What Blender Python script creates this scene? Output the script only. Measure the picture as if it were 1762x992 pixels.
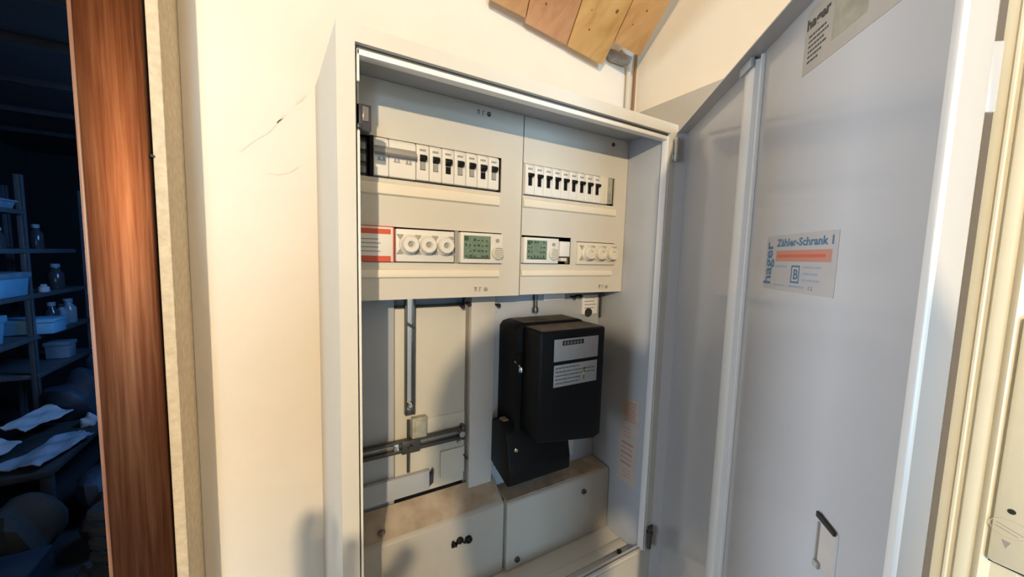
import bpy, bmesh, math, random
from mathutils import Vector, Matrix

# ------------------------------------------------------------------ clearing
for _o in list(bpy.data.objects):
    bpy.data.objects.remove(_o, do_unlink=True)
SC = bpy.context.scene
COL = SC.collection
random.seed(7)

# ------------------------------------------------------------------ camera
CAM = Vector((-0.0361, -0.4447, 1.5117))
RIGHT = Vector((0.86693, -0.49773, 0.02772)).normalized()
DOWN = Vector((-0.0203, -0.0909, -0.99565)).normalized()
FWD = RIGHT.cross(DOWN).normalized()
DOWN = FWD.cross(RIGHT).normalized()
F_PX = 631.94
cam_d = bpy.data.cameras.new('camera')
cam_d.sensor_fit = 'HORIZONTAL'
cam_d.sensor_width = 36.0
cam_d.lens = F_PX / 1762.0 * 36.0
cam_d.clip_start = 0.01
cam_o = bpy.data.objects.new('camera', cam_d)
cam_o.matrix_world = Matrix(((RIGHT.x, -DOWN.x, -FWD.x, CAM.x), (RIGHT.y, -DOWN.y, -FWD.y, CAM.y),
                             (RIGHT.z, -DOWN.z, -FWD.z, CAM.z), (0, 0, 0, 1)))
COL.objects.link(cam_o)
SC.camera = cam_o

# ------------------------------------------------------------------ world, lamps, exposure
w = bpy.data.worlds.new('world')
SC.world = w
w.use_nodes = True
w.node_tree.nodes['Background'].inputs[0].default_value = (0.5, 0.55, 0.65, 1)
w.node_tree.nodes['Background'].inputs[1].default_value = 0.02
SC.view_settings.view_transform = 'Standard'
SC.view_settings.look = 'None'
SC.view_settings.gamma = 1.0
SC.view_settings.exposure = 0.73
SC.view_settings.use_curve_mapping = False


def point_light(name, loc, power, col, radius):
    d = bpy.data.lights.new(name, 'POINT')
    d.energy = power; d.color = col; d.shadow_soft_size = radius
    o = bpy.data.objects.new(name, d); o.location = loc
    COL.objects.link(o)
    return o


def area_light(name, loc, target, sx, sy, power, col):
    d = bpy.data.lights.new(name, 'AREA')
    d.shape = 'RECTANGLE'; d.size = sx; d.size_y = sy
    d.energy = power; d.color = col
    o = bpy.data.objects.new(name, d); o.location = loc
    o.rotation_euler = (Vector(target) - Vector(loc)).to_track_quat('-Z', 'Y').to_euler()
    COL.objects.link(o)
    return o


# the warm bulb of the hallway behind the camera, daylight from the hallway's left side,
# and the dim blue daylight of the store room's window
point_light('hall_bulb', (-0.555, -1.48, 1.965), 60, (1.0, 0.78, 0.50), 0.016)
area_light('hall_daylight', (-2.4, -0.45, 1.45), (0.4, -0.12, 1.4), 0.7, 1.3, 14, (0.66, 0.81, 1.0))
area_light('doorway_fill', (-1.3, 0.75, 1.35), (0.28, -0.32, 1.40), 0.4, 0.8, 6.3, (0.78, 0.87, 1.0)).data.spread = math.radians(70)  # added area light floating in the store room, brightens the open cabinet door
area_light('hall_rear_fill', (-0.9, -4.1, 1.25), (0.1, 0.0, 1.4), 1.4, 1.3, 92, (0.48, 0.75, 1.0))  # added fill behind the camera, lifts and cools the shadows in the cabinet
area_light('store_daylight', (0.2, 2.3, 2.1), (-1.7, 3.2, 0.9), 0.7, 0.5, 12.0, (0.14, 0.42, 1.0))

# ------------------------------------------------------------------ materials
MATS = {}


def mat(name, col, rough=0.5, metal=0.0, var=0.0, vscale=40.0, bump=0.0, bscale=200.0, spec=0.5, alpha=None, trans=0.0,
        col2=None, stretch=(1, 1, 1), detail=4.0, coat=0.0):
    m = bpy.data.materials.new(name)
    m.use_nodes = True
    nt = m.node_tree
    b = nt.nodes['Principled BSDF']
    b.inputs['Base Color'].default_value = (*col, 1)
    b.inputs['Roughness'].default_value = rough
    b.inputs['Metallic'].default_value = metal
    b.inputs['Specular IOR Level'].default_value = spec
    if coat: b.inputs['Coat Weight'].default_value = coat; b.inputs['Coat Roughness'].default_value = 0.12
    if trans: b.inputs['Transmission Weight'].default_value = trans
    if alpha is not None: b.inputs['Alpha'].default_value = alpha
    tc = nt.nodes.new('ShaderNodeTexCoord')
    mp = nt.nodes.new('ShaderNodeMapping')
    mp.inputs['Scale'].default_value = stretch
    nt.links.new(tc.outputs['Object'], mp.inputs['Vector'])
    if var or col2:
        n = nt.nodes.new('ShaderNodeTexNoise')
        n.inputs['Scale'].default_value = vscale
        n.inputs['Detail'].default_value = detail
        nt.links.new(mp.outputs[0], n.inputs['Vector'])
        r = nt.nodes.new('ShaderNodeValToRGB')
        c2 = col2 if col2 else tuple(max(0, c * (1 - var)) for c in col)
        r.color_ramp.elements[0].position = 0.32
        r.color_ramp.elements[1].position = 0.68
        r.color_ramp.elements[0].color = (*c2, 1)
        r.color_ramp.elements[1].color = (*col, 1)
        nt.links.new(n.outputs['Fac'], r.inputs['Fac'])
        nt.links.new(r.outputs['Color'], b.inputs['Base Color'])
    if bump:
        n2 = nt.nodes.new('ShaderNodeTexNoise')
        n2.inputs['Scale'].default_value = bscale
        n2.inputs['Detail'].default_value = 3
        nt.links.new(mp.outputs[0], n2.inputs['Vector'])
        bp = nt.nodes.new('ShaderNodeBump')
        bp.inputs['Strength'].default_value = bump
        bp.inputs['Distance'].default_value = 0.002
        nt.links.new(n2.outputs['Fac'], bp.inputs['Height'])
        nt.links.new(bp.outputs[0], b.inputs['Normal'])
    MATS[name] = m
    return m


M_WALL = mat('wall_plaster', (0.80, 0.72, 0.61), 0.9, var=0.05, vscale=7, bump=0.25, bscale=90, spec=0.2)
M_WALLR = mat('side_wall_plaster', (0.82, 0.70, 0.53), 0.9, var=0.04, vscale=9, bump=0.2, bscale=70, spec=0.2)
M_DADO = mat('beige_wall_base', (0.50, 0.45, 0.37), 0.85, var=0.06, vscale=9, spec=0.2)
M_RENDER = mat('rough_render', (0.68, 0.56, 0.39), 0.95, var=0.18, vscale=120, bump=0.7, bscale=260, spec=0.1)
M_HALL = mat('hall_wallpaper', (0.12, 0.125, 0.13), 0.9, var=0.1)
M_CEIL = mat('ceiling_boards', (0.22, 0.19, 0.15), 0.9, var=0.03)
M_FLOOR = mat('floor_tile', (0.12, 0.12, 0.125), 0.6, var=0.2, vscale=6)
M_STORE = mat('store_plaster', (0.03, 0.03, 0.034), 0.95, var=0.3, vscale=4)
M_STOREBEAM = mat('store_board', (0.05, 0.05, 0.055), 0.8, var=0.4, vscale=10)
M_CAB = mat('cabinet_paint', (0.66, 0.64, 0.58), 0.42, var=0.03, vscale=12)
M_CABSHADE = mat('shaded_cabinet_paint', (0.42, 0.44, 0.47), 0.38, var=0.05, vscale=10)  # cabinet paint darkened and tinted blue to carry the interior shade
M_DOORIN = mat('door_inner_paint', (0.465, 0.455, 0.455), 0.13, var=0.03, vscale=5)
M_FLANGE = mat('door_edge_paint', (0.42, 0.42, 0.42), 0.35)
M_LIP = mat('white_edge', (0.80, 0.79, 0.77), 0.3)
M_COVER = mat('cover_plastic', (0.64, 0.605, 0.53), 0.5, var=0.03, vscale=15)
M_RAILW = mat('label_rail', (0.80, 0.73, 0.60), 0.4)
M_SEAM = mat('dark_gap', (0.02, 0.018, 0.016), 0.7)
M_SEAMB = mat('brown_grey_seam', (0.22, 0.19, 0.16), 0.8)
M_GASKET = mat('grey_gasket', (0.17, 0.165, 0.16), 0.8)
M_WHITE = mat('white_plastic', (0.76, 0.74, 0.69), 0.4)
M_WHITE2 = mat('ivory_plastic', (0.70, 0.65, 0.54), 0.4)
M_GREYP = mat('grey_print', (0.33, 0.32, 0.29), 0.6)
M_BLACK = mat('black_plastic', (0.004, 0.004, 0.004), 0.45, spec=0.2)
M_BLACKM = mat('black_matt', (0.006, 0.006, 0.006), 0.6, spec=0.2)
M_DUST = mat('dusty_black', (0.22, 0.175, 0.135), 0.9, col2=(0.13, 0.105, 0.085), vscale=40)
M_DUSTW = mat('dusty_cover', (0.50, 0.42, 0.33), 0.8, col2=(0.30, 0.22, 0.14), vscale=22)
M_BOX = mat('terminal_cover_plastic', (0.45, 0.415, 0.36), 0.45, var=0.05, vscale=14)
M_BOARD = mat('mounting_board', (0.62, 0.58, 0.48), 0.5, var=0.06, vscale=12)
M_POST = mat('grey_trunking', (0.56, 0.53, 0.49), 0.5, var=0.03)
M_STEEL = mat('zinc_steel', (0.50, 0.48, 0.43), 0.35, metal=0.8, var=0.15, vscale=60)
M_DSTEEL = mat('dark_steel', (0.10, 0.095, 0.085), 0.4, metal=0.7)
M_BRIGHT = mat('bright_metal', (0.85, 0.83, 0.80), 0.15, metal=1.0)
M_CLIP = mat('translucent_clip', (0.42, 0.42, 0.33), 0.35, var=0.3, vscale=80)
M_LCD = mat('green_lcd', (0.20, 0.28, 0.20), 0.3, col2=(0.13, 0.20, 0.15), vscale=220)
M_LCDD = mat('lcd_segment', (0.05, 0.085, 0.06), 0.4)
M_RED = mat('red_print', (0.62, 0.09, 0.04), 0.5)
M_REDL = mat('pale_red_print', (0.46, 0.20, 0.145), 0.5)
M_BLUE = mat('blue_print', (0.05, 0.14, 0.23), 0.5)
M_BLUEL = mat('pale_blue_print', (0.25, 0.33, 0.42), 0.5)
M_PAPER = mat('sticker_paper', (0.43, 0.395, 0.37), 0.5, var=0.06, vscale=30)
M_PAPER2 = mat('old_sticker_paper', (0.42, 0.38, 0.32), 0.5, var=0.12, vscale=30)
M_OLIVE = mat('olive_print', (0.38, 0.345, 0.25), 0.6, var=0.3, vscale=60)
M_INK = mat('dark_print', (0.05, 0.045, 0.04), 0.6)
M_PINKP = mat('red_text_print', (0.55, 0.28, 0.21), 0.6)
M_TAGP = mat('beige_sticker', (0.50, 0.45, 0.40), 0.6, var=0.08, vscale=60)
M_PLATE = mat('meter_nameplate', (0.34, 0.34, 0.34), 0.25, var=0.1, vscale=60)
M_CABLE = mat('grey_cable', (0.55, 0.48, 0.38), 0.6)
M_TRIMC = mat('cream_gloss', (0.80, 0.74, 0.56), 0.3, var=0.03)
M_FOAM = mat('grey_foam', (0.36, 0.34, 0.33), 0.95, var=0.2, vscale=120, bump=0.6, bscale=180)
M_SMOKE = mat('smoke_plastic', (0.16, 0.155, 0.15), 0.2)
M_SMOKE2 = mat('blue_black_plastic', (0.035, 0.035, 0.05), 0.3)


def wood(name, c1, c2, c3, stretch, scale, rough=0.35, coat=0.0, metal=0.0):
    m = bpy.data.materials.new(name)
    m.use_nodes = True
    nt = m.node_tree
    b = nt.nodes['Principled BSDF']
    b.inputs['Roughness'].default_value = rough
    b.inputs['Metallic'].default_value = metal   # chatoyant sheen of varnished wood
    if coat:
        b.inputs['Coat Weight'].default_value = coat
        b.inputs['Coat Roughness'].default_value = 0.25
    tc = nt.nodes.new('ShaderNodeTexCoord')
    mp = nt.nodes.new('ShaderNodeMapping')
    mp.inputs['Scale'].default_value = stretch
    nt.links.new(tc.outputs['Object'], mp.inputs['Vector'])
    n = nt.nodes.new('ShaderNodeTexNoise')
    n.inputs['Scale'].default_value = scale
    n.inputs['Detail'].default_value = 6
    n.inputs['Distortion'].default_value = 0.4
    nt.links.new(mp.outputs[0], n.inputs['Vector'])
    r = nt.nodes.new('ShaderNodeValToRGB')
    r.color_ramp.elements[0].position = 0.3
    r.color_ramp.elements[0].color = (*c1, 1)
    r.color_ramp.elements[1].position = 0.72
    r.color_ramp.elements[1].color = (*c3, 1)
    e = r.color_ramp.elements.new(0.5)
    e.color = (*c2, 1)
    nt.links.new(n.outputs['Fac'], r.inputs['Fac'])
    nt.links.new(r.outputs['Color'], b.inputs['Base Color'])
    bp = nt.nodes.new('ShaderNodeBump')
    bp.inputs['Strength'].default_value = 0.12
    bp.inputs['Distance'].default_value = 0.001
    nt.links.new(n.outputs['Fac'], bp.inputs['Height'])
    nt.links.new(bp.outputs[0], b.inputs['Normal'])
    return m


M_WOOD = wood('varnished_red_wood', (0.075, 0.021, 0.008), (0.115, 0.038, 0.015), (0.155, 0.062, 0.027), (30, 30, 0.9), 9, 0.46, metal=0.94)
M_WOODE = wood('wood_edge', (0.16, 0.06, 0.03), (0.24, 0.11, 0.06), (0.32, 0.17, 0.10), (9, 9, 0.5), 14, 0.4)
M_PINE = [wood('pine_board_%d' % i, a, b_, c, (14, 1.1, 14), 3.2, 0.45) for i, (a, b_, c) in enumerate([
    ((0.55, 0.28, 0.11), (0.66, 0.36, 0.15), (0.72, 0.42, 0.19)),
    ((0.50, 0.23, 0.10), (0.62, 0.31, 0.15), (0.70, 0.38, 0.19)),
    ((0.56, 0.30, 0.09), (0.68, 0.39, 0.13), (0.74, 0.46, 0.18)),
    ((0.55, 0.27, 0.09), (0.65, 0.35, 0.13), (0.72, 0.41, 0.17))])]
M_KNOT = mat('pine_knot', (0.20, 0.075, 0.03), 0.5)
M_PINEEND = mat('pine_end_grain', (0.34, 0.22, 0.13), 0.8, var=0.25, vscale=80)


# ------------------------------------------------------------------ mesh helpers
def new():
    return bmesh.new()


def box(bm, x0, x1, y0, y1, z0, z1, bev=0.0, mi=0, seg=2):
    b2 = bmesh.new()
    vs = [b2.verts.new((x, y, z)) for x in (x0, x1) for y in (y0, y1) for z in (z0, z1)]
    for f in ((0, 1, 3, 2), (4, 6, 7, 5), (0, 4, 5, 1), (2, 3, 7, 6), (0, 2, 6, 4), (1, 5, 7, 3)):
        b2.faces.new([vs[i] for i in f])
    bmesh.ops.recalc_face_normals(b2, faces=b2.faces)
    if bev:
        bmesh.ops.bevel(b2, geom=list(b2.edges), offset=bev, segments=seg, affect='EDGES', profile=0.5)
    join(bm, b2, mi)


def join(bm, b2, mi=None, mtx=None):
    mp = {}
    for v in b2.verts:
        mp[v] = bm.verts.new(mtx @ v.co if mtx is not None else v.co)
    for f in b2.faces:
        try:
            nf = bm.faces.new([mp[v] for v in f.verts])
        except ValueError:
            continue
        nf.material_index = f.material_index if mi is None else mi
        nf.smooth = f.smooth
    b2.free()


def prism(bm, pts, axis, a0, a1, mi=0, bev=0.0, seg=2):
    """extrude a 2-D outline along an axis; pts are in the other two axes (x,y,z order kept)"""
    b2 = bmesh.new()

    def mk(p, a):
        if axis == 'x': return (a, p[0], p[1])
        if axis == 'y': return (p[0], a, p[1])
        return (p[0], p[1], a)
    A = [b2.verts.new(mk(p, a0)) for p in pts]
    B = [b2.verts.new(mk(p, a1)) for p in pts]
    n = len(pts)
    b2.faces.new(A); b2.faces.new(B[::-1])
    for i in range(n):
        b2.faces.new((A[i], B[i], B[(i + 1) % n], A[(i + 1) % n]))
    bmesh.ops.recalc_face_normals(b2, faces=b2.faces)
    if bev:
        bmesh.ops.bevel(b2, geom=list(b2.edges), offset=bev, segments=seg, affect='EDGES', profile=0.5)
    join(bm, b2, mi)


def hexa(bm, p8, mi=0, bev=0.0, seg=2):
    """eight corners: bottom ring of four, top ring of four"""
    b2 = bmesh.new()
    v = [b2.verts.new(p) for p in p8]
    for f in ((0, 1, 2, 3), (4, 5, 6, 7), (0, 1, 5, 4), (1, 2, 6, 5), (2, 3, 7, 6), (3, 0, 4, 7)):
        b2.faces.new([v[i] for i in f])
    bmesh.ops.recalc_face_normals(b2, faces=b2.faces)
    if bev:
        bmesh.ops.bevel(b2, geom=list(b2.edges), offset=bev, segments=seg, affect='EDGES', profile=0.5)
    join(bm, b2, mi)


def cyl(bm, p0, p1, r0, r1=None, n=16, mi=0, caps=True):
    p0 = Vector(p0); p1 = Vector(p1)
    r1 = r0 if r1 is None else r1
    d = (p1 - p0).normalized()
    a = d.orthogonal().normalized(); b = d.cross(a)
    b2 = bmesh.new()
    A = []; B = []
    for i in range(n):
        t = 2 * math.pi * i / n
        o = a * math.cos(t) + b * math.sin(t)
        A.append(b2.verts.new(p0 + o * r0)); B.append(b2.verts.new(p1 + o * r1))
    for i in range(n):
        f = b2.faces.new((A[i], A[(i + 1) % n], B[(i + 1) % n], B[i])); f.smooth = True
    if caps:
        b2.faces.new(A[::-1]); b2.faces.new(B)
    bmesh.ops.recalc_face_normals(b2, faces=b2.faces)
    join(bm, b2, mi)


def lathe(bm, prof, o, axis='z', n=20, mi=0):
    """profile of (radius, height) turned about an axis through o"""
    b2 = bmesh.new()
    rings = []
    for r, h in prof:
        ring = []
        for i in range(n):
            t = 2 * math.pi * i / n
            c, s = math.cos(t) * r, math.sin(t) * r
            if axis == 'z': p = (c, s, h)
            elif axis == 'y': p = (c, h, s)
            else: p = (h, c, s)
            ring.append(b2.verts.new(Vector(o) + Vector(p)))
        rings.append(ring)
    for k in range(len(rings) - 1):
        for i in range(n):
            f = b2.faces.new((rings[k][i], rings[k][(i + 1) % n], rings[k + 1][(i + 1) % n], rings[k + 1][i]))
            f.smooth = True
    b2.faces.new(rings[0]); b2.faces.new(rings[-1])
    bmesh.ops.recalc_face_normals(b2, faces=b2.faces)
    join(bm, b2, mi)


def tube(bm, pts, r, n=10, mi=0):
    pts = [Vector(p) for p in pts]
    b2 = bmesh.new()
    rings = []
    prev = None
    for i, p in enumerate(pts):
        d = (pts[min(i + 1, len(pts) - 1)] - pts[max(i - 1, 0)]).normalized()
        if prev is None:
            a = d.orthogonal().normalized()
        else:
            a = (prev - d * prev.dot(d)).normalized()
        prev = a
        b = d.cross(a)
        rings.append([b2.verts.new(p + (a * math.cos(2 * math.pi * k / n) + b * math.sin(2 * math.pi * k / n)) * r) for k in range(n)])
    for k in range(len(rings) - 1):
        for i in range(n):
            f = b2.faces.new((rings[k][i], rings[k][(i + 1) % n], rings[k + 1][(i + 1) % n], rings[k + 1][i])); f.smooth = True
    b2.faces.new(rings[0]); b2.faces.new(rings[-1])
    bmesh.ops.recalc_face_normals(b2, faces=b2.faces)
    join(bm, b2, mi)


def holed_plate(bm, x0, x1, z0, z1, y0, y1, holes, mi=0):
    """flat plate in XZ with rectangular openings (x0,x1,z0,z1)"""
    xs = sorted({x0, x1, *[h[0] for h in holes], *[h[1] for h in holes]})
    zs = sorted({z0, z1, *[h[2] for h in holes], *[h[3] for h in holes]})
    nx, nz = len(xs) - 1, len(zs) - 1

    def solid(i, j):
        if i < 0 or j < 0 or i >= nx or j >= nz: return False
        cx = (xs[i] + xs[i + 1]) / 2; cz = (zs[j] + zs[j + 1]) / 2
        return not any(h[0] < cx < h[1] and h[2] < cz < h[3] for h in holes)
    b2 = bmesh.new()
    cache = {}

    def v(i, j, y):
        k = (i, j, y)
        if k not in cache: cache[k] = b2.verts.new((xs[i], y, zs[j]))
        return cache[k]
    for i in range(nx):
        for j in range(nz):
            if not solid(i, j): continue
            b2.faces.new((v(i, j, y0), v(i + 1, j, y0), v(i + 1, j + 1, y0), v(i, j + 1, y0)))
            b2.faces.new((v(i, j, y1), v(i, j + 1, y1), v(i + 1, j + 1, y1), v(i + 1, j, y1)))
            for (di, dj, a, b) in ((-1, 0, (i, j), (i, j + 1)), (1, 0, (i + 1, j), (i + 1, j + 1)),
                                   (0, -1, (i, j), (i + 1, j)), (0, 1, (i, j + 1), (i + 1, j + 1))):
                if not solid(i + di, j + dj):
                    b2.faces.new((v(*a, y0), v(*b, y0), v(*b, y1), v(*a, y1)))
    bmesh.ops.recalc_face_normals(b2, faces=b2.faces)
    join(bm, b2, mi)


def link(name, bm, mats, parent=None, mtx=None, smooth=True):
    """bmesh (world coordinates, or mtx-local) -> one linked mesh object under its parent"""
    if mtx is not None:
        bmesh.ops.transform(bm, matrix=mtx, verts=bm.verts)
        if mtx.to_3x3().determinant() < 0:
            bmesh.ops.reverse_faces(bm, faces=bm.faces)
    off = Vector((0, 0, 0))
    p = parent
    while p is not None:
        off += p.location; p = p.parent
    if parent is None:
        xs = [v.co for v in bm.verts]
        off = Vector(((min(c.x for c in xs) + max(c.x for c in xs)) / 2, (min(c.y for c in xs) + max(c.y for c in xs)) / 2,
                      min(c.z for c in xs)))
    bmesh.ops.translate(bm, vec=-off, verts=bm.verts)
    me = bpy.data.meshes.new(name)
    bm.to_mesh(me); bm.free()
    for m in (mats if isinstance(mats, (list, tuple)) else [mats]):
        me.materials.append(m)
    if smooth:
        me.polygons.foreach_set('use_smooth', [True] * len(me.polygons))
        me.set_sharp_from_angle(angle=math.radians(35))
    o = bpy.data.objects.new(name, me)
    if parent is None: o.location = off
    else: o.parent = parent
    COL.objects.link(o)
    return o


def tag(o, label=None, cat=None, group=None, kind=None):
    if label: o['label'] = label
    if cat: o['category'] = cat
    if group: o['group'] = group
    if kind: o['kind'] = kind
    return o


def thing(name, label, cat, loc, group=None):
    o = bpy.data.objects.new(name, None)
    o.empty_display_size = 0.02
    o.location = loc
    COL.objects.link(o)
    return tag(o, label, cat, group)


def dup(root, loc, label, group=None):
    r = root.copy(); COL.objects.link(r); r.location = loc
    r['label'] = label
    for ch in list(root.children):
        c = ch.copy(); COL.objects.link(c); c.parent = r
        for g in ch.children:
            d = g.copy(); COL.objects.link(d); d.parent = c
    return r


def structure(name, bm, m, parent=None, label=None, smooth=True):
    o = link(name, bm, m, parent, smooth=smooth)
    if parent is None: o['kind'] = 'structure'
    if label: o['label'] = label
    return o


TEXT_CACHE = {}


def text_bm(body, size, bold=0.0, ax='LEFT'):
    """flat lettering as a bmesh in the XY plane"""
    cu = bpy.data.curves.new('lettering', 'FONT')
    cu.body = body; cu.size = size; cu.align_x = ax; cu.offset = bold; cu.resolution_u = 2
    o = bpy.data.objects.new('lettering', cu)
    COL.objects.link(o)
    dg = bpy.context.evaluated_depsgraph_get()
    me = bpy.data.meshes.new_from_object(o.evaluated_get(dg))
    bm = bmesh.new(); bm.from_mesh(me)
    bpy.data.objects.remove(o, do_unlink=True)
    bpy.data.curves.remove(cu); bpy.data.meshes.remove(me)
    for f in bm.faces: f.material_index = 0
    return bm


def ray(px, py):
    return (RIGHT * (px - 881) + DOWN * (py - 496) + FWD * F_PX) / F_PX


# ================================================================== SETTING
WY = 0.20          # face of the plastered wall behind the cabinet
RX = 0.658         # face of the right wall
WL = -0.165        # where the plastered wall ends at the doorway

b = new(); box(b, -2.65, RX + 0.1, -4.2, 0.33, -0.05, 0.0); structure('floor', b, M_FLOOR)
b = new(); box(b, -2.65, RX + 0.1, -4.2, 0.33, 2.40, 2.45); structure('ceiling', b, M_CEIL)
b = new(); box(b, WL, RX + 0.1, WY, 0.33, 0, 2.40); wall_back = structure('wall_back', b, M_WALL)
b = new(); box(b, RX, RX + 0.1, -4.2, WY, 0, 2.40); wall_right = structure('wall_right', b, M_WALLR)
b = new(); box(b, -2.65, -2.55, -4.2, 0.33, 0, 2.40); structure('wall_left', b, M_HALL)
b = new(); box(b, -2.65, RX + 0.1, -4.3, -4.2, 0, 2.45); structure('wall_front', b, M_HALL)
b = new(); box(b, -2.55, -0.66, WY, 0.33, 0, 2.40); box(b, -0.66, WL, WY, 0.33, 2.06, 2.40)
structure('wall_doorway', b, M_WALL)
# beige lower part of the right wall, standing a little proud, with a flat top
b = new(); box(b, RX - 0.012, RX, -0.30, WY, 0, 1.848, 0.002); structure('trim_1', b, M_DADO)

# plaster cracks left of the cabinet
def crack(pts, wd):
    b = new()
    P = []
    for (px, py) in pts:
        r = ray(px, py); t = (WY - 0.0006 - CAM.y) / r.y
        P.append(CAM + r * t)
    for i in range(len(P) - 1):
        d = (P[i + 1] - P[i]).normalized(); nrm = Vector((-d.z, 0, d.x)) * wd
        vs = [b.verts.new(P[i] - nrm), b.verts.new(P[i + 1] - nrm), b.verts.new(P[i + 1] + nrm), b.verts.new(P[i] + nrm)]
        b.faces.new(vs)
    bmesh.ops.recalc_face_normals(b, faces=b.faces)
    return link('crack', b, M_CRACK, wall_back)


M_CRACK = mat('plaster_crack', (0.74, 0.655, 0.53), 0.9)
crack([(412, 262), (440, 240), (462, 228), (480, 208), (488, 203)], 0.0007)
crack([(478, 212), (483, 204), (490, 196)], 0.0014)
crack([(508, 178), (518, 172), (526, 163)], 0.0014)
crack([(462, 298), (480, 300), (500, 296), (515, 286)], 0.0007)

# ---- doorway: rough plaster lining, red-brown wooden frame
b = new()
hexa(b, [(-0.1765, 0.122, 0), (WL, 0.122, 0), (WL, WY, 0), (-0.1765, WY, 0),
         (-0.1765, 0.122, 2.14), (WL, 0.122, 2.14), (WL, WY, 2.14), (-0.1765, WY, 2.14)], 0, 0.0015)
structure('trim_2', b, [M_RENDER], label='narrow strip of rough beige render beside the brown door frame')
b = new()
box(b, -0.2305, -0.1785, 0.118, 0.335, 0, 2.10, 0.0015)
df = structure('door_1', b, M_WOOD, label='red brown varnished wooden door frame of the dark store room')
b = new(); box(b, -0.2345, -0.2305, 0.121, 0.335, 0, 2.10, 0.001); link('edge_strip', b, M_WOODE, df)
b = new(); box(b, -0.1786, -0.1764, 0.128, 0.19, 0, 2.10); link('shadow_joint', b, M_SEAM, df)
b = new(); box(b, -0.66, -0.2345, 0.118, 0.335, 2.04, 2.10); link('frame_head', b, M_WOOD, df)
b = new(); box(b, -0.66, -0.605, 0.118, 0.335, 0, 2.04); link('frame_side', b, M_WOOD, df)
b = new(); cyl(b, (-0.1765, 0.126, 1.611), (-0.1765, 0.119, 1.611), 0.0016, n=10); link('nail', b, M_SEAM, df)

# ---- cream moulded casing on the right wall (seen past the cabinet door's free edge)
b = new()
prof = [(-0.300, 0.004), (-0.333, 0.004), (-0.335, 0.005), (-0.347, 0.005), (-0.3485, 0.0068), (-0.3505, 0.0068), (-0.352, 0.0055),
        (-0.3555, 0.0055), (-0.357, 0.0080), (-0.361, 0.0085), (-0.365, 0.0072), (-0.369, 0.0062), (-0.3715, 0.0085), (-0.3745, 0.0090),
        (-0.382, 0.003), (-0.40, 0.003), (-0.40, 0.0), (-0.300, 0.0)]
prism(b, [(RX - d, y) for (y, d) in prof], 'z', 0, 2.30)
tr3 = structure('trim_3', b, M_TRIMC, label='cream painted moulded casing on the right wall')

b = new(); box(b, RX - 0.0062, RX - 0.0001, -0.3385, -0.3330, 0, 2.30); link('shadow_joint', b, M_SEAMB, tr3)  # raised dark strip, its colour stands for the shade in the gap

# ================================================================== STORE ROOM (dark, seen through the doorway)
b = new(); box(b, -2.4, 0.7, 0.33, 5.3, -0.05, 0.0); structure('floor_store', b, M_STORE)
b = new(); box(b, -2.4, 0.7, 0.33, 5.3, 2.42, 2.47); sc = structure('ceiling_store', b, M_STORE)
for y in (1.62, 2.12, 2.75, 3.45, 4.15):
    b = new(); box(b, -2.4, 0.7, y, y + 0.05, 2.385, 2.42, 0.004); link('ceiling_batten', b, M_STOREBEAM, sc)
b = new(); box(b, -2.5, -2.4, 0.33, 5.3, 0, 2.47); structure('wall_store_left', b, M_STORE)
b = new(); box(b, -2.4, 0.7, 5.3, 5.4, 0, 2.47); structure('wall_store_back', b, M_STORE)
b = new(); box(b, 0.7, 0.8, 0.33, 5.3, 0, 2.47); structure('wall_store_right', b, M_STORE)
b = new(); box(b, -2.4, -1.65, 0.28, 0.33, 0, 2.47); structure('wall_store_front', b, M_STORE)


def at(px, py, X):
    """point of the store room under a pixel on the plane x = X"""
    r = ray(px, py)
    return CAM + r * ((X - CAM.x) / r.x)
# ================================================================== DISTRIBUTION CABINET
CW, CT, CB = 0.55, 1.75, 0.875           # outer width, top, bottom
cab = thing('distribution_cabinet', 'large cream grey metal electrical distribution cabinet on the wall with its door open',
            'cabinet', (CW / 2, WY, CB))
# side, top and bottom sheets; the left one flares a little where it is plastered in
b = new(); hexa(b, [(0.0, 0.0, CB), (0.018, 0.0, CB), (0.026, WY, CB), (-0.012, WY, CB),
                    (0.0, 0.0, CT), (0.018, 0.0, CT), (0.026, WY, CT + 0.004), (-0.012, WY, CT + 0.004)], 0, 0.0015)
link('side_panel', b, M_CAB, cab)
b = new(); box(b, 0.530, CW, 0.004, WY, CB, CT, 0.001); link('side_panel', b, M_CABSHADE, cab)
b = new(); box(b, 0.019, 0.530, 0.002, WY, 1.741, CT, 0.001); link('top_panel', b, M_CABSHADE, cab)
b = new(); box(b, 0.019, 0.530, 0.002, WY, CB, 0.932, 0.001); link('bottom_panel', b, M_CAB, cab)
b = new(); box(b, 0.019, 0.530, 0.192, WY, CB, CT); link('back_panel', b, M_CABSHADE, cab)
# front frame: four painted flanges, a dark groove, a thin pale inner lip
b = new()
holed_plate(b, 0.0, CW, CB, CT, -0.004, 0.002, [(0.0185, 0.531, 0.948, 1.7325)])
link('front_frame', b, M_CAB, cab)
b = new()
holed_plate(b, 0.0175, 0.533, 0.943, 1.7335, 0.004, 0.0055, [(0.0228, 0.5285, 0.952, 1.7265)])
link('gasket', b, M_GASKET, cab)
b = new()
box(b, 0.0205, 0.0232, -0.001, 0.014, 0.950, 1.6435, 0.0006)
box(b, 0.0205, 0.0232, -0.001, 0.014, 1.6945, 1.7278, 0.0006)
link('inner_lip', b, M_LIP, cab, )
b = new(); box(b, 0.0205, 0.530, -0.001, 0.012, 1.7215, 1.7278, 0.0008); link('inner_lip', b, M_LIP, cab)
b = new(); box(b, 0.5265, 0.5305, -0.003, 0.010, 0.950, 1.7278, 0.0008); link('inner_lip', b, M_LIP, cab)
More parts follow.
